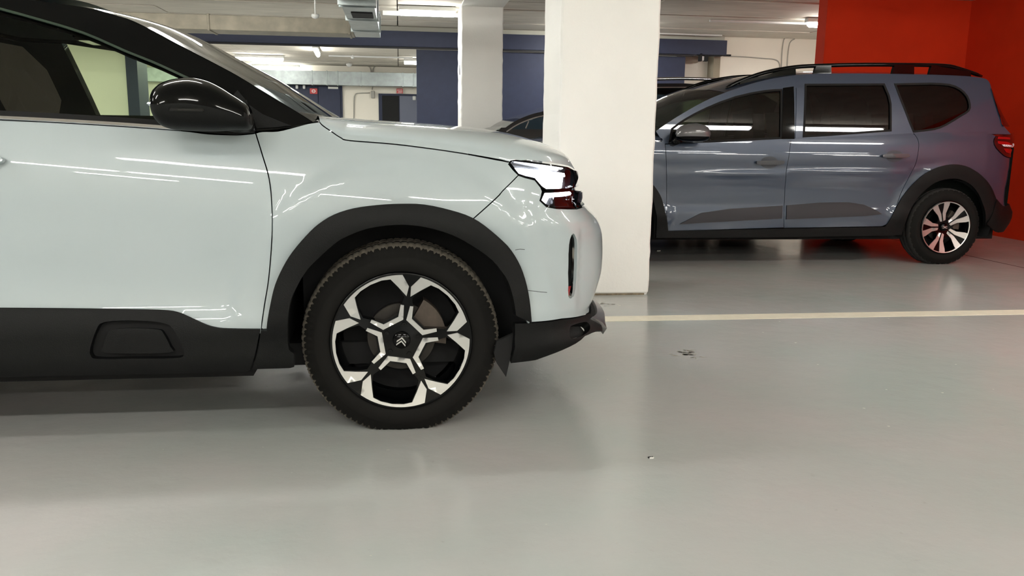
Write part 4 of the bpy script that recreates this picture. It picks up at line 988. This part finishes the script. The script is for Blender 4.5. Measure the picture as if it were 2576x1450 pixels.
for nm, o_, e_, mm in (('front_window', fw_, jfd, glass('dim_green_glass', (.30, .36, .26))), ('rear_window', rw_, jrd, M['privacy']), ('quarter_window', qw_, jg, M['privacy'])):
    panel(nm, o_, GJ.S, mm, e_, res=.08, far=True, fl=0, gap=-.004, off=-.008)
    panel('window_rubber', o_, GJ.S, M['matt'], e_, res=.05, far=True, fl=.006, gap=-.006, off=.003, holes=[inset(densify(np.asarray(o_) if area(np.asarray(o_)) > 0 else np.asarray(o_)[::-1], .03), .010)])
panel('pillar_trim', QJ([(1969, 222), (1996, 218), (1998, 350), (1966, 350)]), GJ.S, M['gloss'], jfd, res=.05, far=True, off=.006, fl=.008, gap=0)
panel('pillar_trim', QJ([(2003, 222), (2022, 213), (2017, 345), (2000, 348)]), GJ.S, sl_, jrd, res=.05, far=True, off=.006, fl=.008, gap=0)
# rail, roof, windscreen
rt_ = crv([(1825, 223), (1863, 204), (1923, 183), (1999, 169), (2075, 165), (2160, 163), (2247, 163), (2372, 165), (2417, 174), (2470, 192)], 4)
yR = JO[1] - .66
for sd in (-1, 1):
    e = empty('roof_rail', (0, 0, 0), jg); Q = [at_y(a, b, yR) - np.array(JO) for a, b in rt_]
    Q = [(p[0], sd * .66, p[2]) for p in Q]; MB().tube(Q, [.008] + [.016] * (len(Q) - 2) + [.01], 8).build('rail_bar', M['gloss'], e, True)
    for a, b in ((1863, 1999), (2050, 2088), (2247, 2296), (2340, 2440)):
        p0 = at_y(a, 176, yR)[0] - JO[0]; p1 = at_y(b, 176, yR)[0] - JO[0]
        zt0 = np.interp([p0, p1], [q[0] for q in Q], [q[2] for q in Q])
        zb_ = np.interp([p0, p1], [r[0] for r in GJ.S(roofline[:, 0], roofline[:, 1])][3:-6], roofline[3:-6, 1]) if True else 0
        MB().prism([(p0, zt0[0]), (p1, zt0[1]), (p1 + .01, zb_[1] - .02), (p0 - .02, zb_[0] - .02)], lambda u, v: (u, sd * .645, v), lambda u, v: (u, sd * .675, v)).build('rail_foot', M['gloss'], e)
def loft_top(name, curve, Gs, m, car, bx, bz, lift=0, prof=2.0, T=10):
    P = Gs(curve[:, 0], curve[:, 1]); rows = []
    for t in np.linspace(-1, 1, 2 * T + 1):
        c = P.copy(); c[:, 1] = P[:, 1] * -t; a = 1 - abs(t) ** prof
        c[:, 0] += a * bx; c[:, 2] += a * bz; rows.append(c)
    return sheet(name, rows, m, car)
iw = int(np.argmin(abs(roofline[:, 0] - QJ([(1830, 231)])[0][0])))
wsc = np.concatenate([[(roofline[0][0] - .42, 1.02)], roofline[:iw + 1]])
wsx = crv(wsc, 3); loft_top('windscreen', wsx, GJ.S, M['screen'], jg, -.10, .055)
rl = roofline[iw:-5]; loft_top('roof', rl, GJ.S, sl_, jg, -.05, .045, prof=3)
tg = np.array([(.60, 1.565), (.66, 1.45), (.70, 1.2), (.70, 1.0)]); 
tge = roofline[-6:]; tgl = np.concatenate([tge, [(tge[-1][0] + .06, 1.2), (tge[-1][0] + .07, 1.09)]])
loft_top('tailgate', tgl, GJ.S, sl_, jg, .08, .03)
# bonnet
be = np.array([(x1 - .10, 1.015), (-2.5, 1.0), (-2.9, .975), (-3.2, .93), (-3.36, .89), (-3.5, .865), (-3.7, .86)]); be = crv(be, 4); PEj = S(be[:, 0], be[:, 1]); n = len(be)
s = np.linspace(0, 1, n); cx = np.interp(s, [0, 1], [x1 - .25, -3.66]); cz = np.interp(s, [0, .3, .7, 1], [1.075, 1.06, 1.0, .90]); rows = []
for ph in np.linspace(0, PI / 2, 12):
    a, b = math.cos(ph) ** .75, math.sin(ph) ** .75
    rows.append(np.stack([cx + (PEj[:, 0] - cx) * a, PEj[:, 1] * a, PEj[:, 2] + (cz - PEj[:, 2]) * b], 1))
h_ = np.array(rows); sheet('bonnet', np.concatenate([h_, h_[:-1][::-1] * (1, -1, 1)]), sl_, jg)
panel('headlight', [(-3.42, .72), (-3.95, .72), (-3.95, .85), (-3.42, .84)], S, M['lampbox'], jg, res=.05, far=True, off=.006, fl=.02)
# tail lamp
tlo = np.concatenate([tail_in, PJ([(2549, 396)]), [(tail_in[-1][0] + .16, tail_in[-1][1] + .01), (tail_in[-1][0] + .20, 1.0), (tail_in[0][0] * 0 + tail_in[-1][0] + .14, 1.10)]])
tle = [empty('tail_lamp', (0, 0, 0), jg) for _ in (0, 1)]
lo_ = np.concatenate([tz, [(tz[-1][0] + .22, tz[-1][1])], [(tz[-1][0] + .26, 1.0)], [(tz[-1][0] + .2, 1.11)]])
panel('lamp_body', lo_, S, M['darkred'], tle, res=.03, far=True, off=.008, fl=.02)
TX = [(2493, 222), (2503, 256), (2511, 283), (2519, 304), (2522, 318)]
qi = QJ(TX); PI_ = GJ.S(qi[:, 0], qi[:, 1])
for sd in (0, 1):
    A = []
    for k_, p in enumerate(PI_):
        wd = np.interp(k_, [0, 4], [.035, .13]); A.append([p + (-.004, -.012, 0), p + (wd * .5, -.010 + .02, 0), p + (wd * .95, .07, 0), p + (wd + .01, .13, 0)])
    A = np.array(A)
    if sd: A = A * (1, -1, 1)
    sheet('upper_lamp', A, M['darkred'], tle[sd])
for pts, m in (([(2508, 345), (2538, 347), (2538, 352), (2507, 351)], M['red']), ([(2507, 356), (2530, 358), (2545, 366), (2540, 372), (2520, 366), (2508, 362)], M['red']), ([(2517, 364), (2543, 366), (2546, 361), (2549, 365), (2543, 371), (2522, 369)], mat('white_lamp_bar', (225, 225, 235), .2)), ([(2522, 374), (2542, 376), (2538, 388), (2528, 384)], M['red'])):
    panel('lamp_element', PJ(pts), S, m, tle, res=.03, far=True, off=.013, fl=.004, gap=0)
# mirror
for sd in (-1, 1):
    e = empty('door_mirror', (0, 0, 0), jg); Y0 = JO[1] - .98; N = 16; G = []
    for px, a, b in [(1700, 338, 346), (1704, 325, 352), (1716, 316, 355), (1732, 311, 357), (1750, 309, 358), (1768, 313, 357), (1779, 320, 354), (1784, 328, 347)]:
        t = at_y(px, a, Y0) - JO; q = at_y(px, b, Y0) - JO; zc = (t[2] + q[2]) / 2; hz = (t[2] - q[2]) / 2
        G.append([(t[0], sd * (.98) + .09 * math.cos(2 * PI * i / N) * min(1, hz / .07), zc + hz * math.sin(2 * PI * i / N)) for i in range(N + 1)])
    G = np.array(G); V = G.reshape(-1, 3); Fu, Fl = [], []
    zm = at_y(1740, 344, Y0)[2]
    for i in range(len(G) - 1):
        for j in range(N):
            f = (i * (N + 1) + j, i * (N + 1) + j + 1, (i + 1) * (N + 1) + j + 1, (i + 1) * (N + 1) + j); (Fu if V[list(f)].mean(0)[2] > zm else Fl).append(f)
    recalc(mesh('mirror_cap', V, Fu, mat('grey_mirror_paint', (88, 88, 90), .3, coat=1), e, True)); recalc(mesh('mirror_lower_shell', V, Fl + [tuple(range((len(G) - 1) * (N + 1), (len(G) - 1) * (N + 1) + N))], M['gloss'], e, True))
    b0 = at_y(1712, 352, Y0) - JO; MB().tube([(b0[0], sd * .95, b0[2]), (b0[0] - .03, sd * .85, b0[2] - .03)], .03, 8).build('mirror_arm', M['gloss'], e, True)
# underside and cabin
MB().box(-3.3, .55, -.72, .72, .20, .30).box(-2.42, -.46, -.80, .80, .23, .33).build('underbody', M['matt'], jg)
MB().tube([(-.62, -.15, .2), (-.52, -.15, .18), (-.42, -.15, .2)], .06, 8).build('silencer', M['matt'], jg, True)
for cx_ in (0, -2.9):
    for sd in (-1, 1):
        a = np.linspace(-.3, PI + .3, 22); sheet('wheel_well', [[(cx_ + .40 * math.cos(t), sd * y, .34 + .375 * math.sin(t)) for t in a] for y in (.5, .88)], M['matt'], jg)
        MB().tube([(cx_, sd * .2, .315), (cx_, sd * .8, .315)], .05, 8).build('axle', M['matt'], jg)
MB().box(-2.4, .5, -.74, .74, .33, .42).box(-2.4, .6, -.79, -.76, .3, .98).box(-2.4, .6, .76, .79, .3, .98).build('cabin_tub', m_in, jg)
MB().box(-2.45, -2.0, -.74, .74, .6, 1.03, .04).build('dashboard', m_in, jg)
for xx in (-1.35, -.35, .25):
    for sy in (-.37, .37): MB().prism([(xx - .45, .4), (xx - .45, .55), (xx - .05, .6), (xx + .05, 1.05), (xx + .02, 1.25), (xx + .13, 1.25), (xx + .17, .9), (xx + .08, .4)], lambda a, b: (a, sy - .23, b), lambda a, b: (a, sy + .23, b)).build('seat', m_in, jg)

# ------------------------------------------------------------------ the black car behind it
KO = (float(at_y(1276, 331, 8.9)[0]), 9.78, 0.0)      # origin at the foot of its windscreen pillar
KB = Body(KO, [.15, .3, .5, .7, .85, .95, 1.02, 1.1], [.82, .88, .89, .90, .90, .885, .87, .85], 3.0, [.2, .5, .8, 1.1], [3.3, 3.35, 3.35, 3.3], -.55, [.2, .5, .75, .95, 1.05], [-.98, -1.02, -1.0, -.92, -.8])
GK = Green(KO, 1.0, .87, 1.62, .68, 0, 3, 0)
bk = empty('car', KO); tag(bk, 'black car with chrome window trim, mostly hidden behind the grey car and the pillars', 'car'); S = KB.S
QK = solver(GK, -.3, 2.6, .95, 1.7); bp_ = M['black_paint']
wl = 1.095
ka = [(.0 - .52 + .42 * math.cos(t), .33 + .42 * math.sin(t)) for t in np.linspace(0, PI, 20)]
panel('body_side', [(3.0, 1.08), (1.5, wl - .01), (.0, wl - .03), (-.4, 1.03)] + [(u, 1.0) for u in np.linspace(-.6, KB.ur, 9)] + [(u, .3) for u in np.linspace(KB.ur, -.98, 8)] + ka[::-1] + [(-.06, .22), (2.2, .22)] + [(2.62 + .42 * math.cos(t), .33 + .42 * math.sin(t)) for t in np.linspace(PI, 0, 20)] + [(3.2, .3)] + [(u, .3) for u in np.linspace(3.3, KB.uf, 8)] + [(u, 1.08) for u in np.linspace(KB.uf, 3.1, 8)], S, bp_, bk, res=.08, far=True)
top = QK(crv([(1274, 332), (1300, 315), (1335, 300), (1371, 290)], 3)); t2 = np.concatenate([top, [(.85, 1.40), (1.2, 1.50), (1.7, 1.555), (2.3, 1.55), (2.9, 1.45), (3.2, 1.25)]]); t2 = crv(t2, 2)
rfl = np.concatenate([[(-.06, 1.10)], t2 + (-.01, .045)]);
wk = np.concatenate([t2, [(3.2, wl + .03), (1.5, wl + .01), (.05, wl - .01)]])
panel('cabin_side', np.concatenate([rfl, [(3.3, 1.06), (0, 1.06), (-.1, 1.06)]]), GK.S, bp_, bk, res=.08, far=True, holes=[wk], fl=.03, gap=0)
panel('side_window', wk, GK.S, glass('teal_tinted_glass', (.45, .55, .5)), bk, res=.1, far=True, fl=0, gap=-.004, off=-.01)
ribbon('chrome_window_trim', t2[:-4], GK.S, M['chrome'], bk, .012, .006, True)
ribbon('window_divider', [(.20, wl), (.235, 1.17)], GK.S, M['chrome'], bk, .012, .006, True)
rr_ = rfl; loft_top('windscreen', np.concatenate([[(-.15, 1.05)], rfl[:10]]), GK.S, M['screen'], bk, -.01, .008)
loft_top('roof', rfl[9:], GK.S, bp_, bk, -.01, .008, prof=3)
for sd in (-1, 1): MB().tube([(x, sd * .66, z) for x, z in crv([(.95, 1.50), (1.25, 1.60), (1.8, 1.655), (2.5, 1.65), (2.9, 1.58)], 4)], .018, 8).build('roof_rail', M['chrome'], bk, True)
be = crv(np.array([(-.08, 1.06), (-.35, 1.03), (-.6, .98), (-.9, .94), (-1.2, .92), (-1.5, .92)]), 4); PEk = S(be[:, 0], be[:, 1]); n = len(be); s = np.linspace(0, 1, n); cx = np.interp(s, [0, 1], [-.40, -.98]); cz = np.interp(s, [0, .6, 1], [1.075, 1.05, .95]); rows = []
for ph in np.linspace(0, PI / 2, 10):
    a, b = math.cos(ph) ** .75, math.sin(ph) ** .75; rows.append(np.stack([cx + (PEk[:, 0] - cx) * a, PEk[:, 1] * a, PEk[:, 2] + (cz - PEk[:, 2]) * b], 1))
h_ = np.array(rows); sheet('bonnet', np.concatenate([h_, h_[:-1][::-1] * (1, -1, 1)]), bp_, bk)
MB().box(-.9, 3.2, -.7, .7, .22, .4).box(0, 3.0, -.8, .8, .3, .95).build('underbody', M['matt'], bk)
for x in (-.52, 2.62):
    for sd in (-1, 1):
        e = empty('wheel', (x, sd * .86, .315), bk, PI if sd > 0 else 0)
        for c in jw.children:
            if c.name.split('.')[0] in ('tyre', 'alloy_rim', 'hub', 'rim_barrel', 'brake_disc'): link(c.copy(), e)
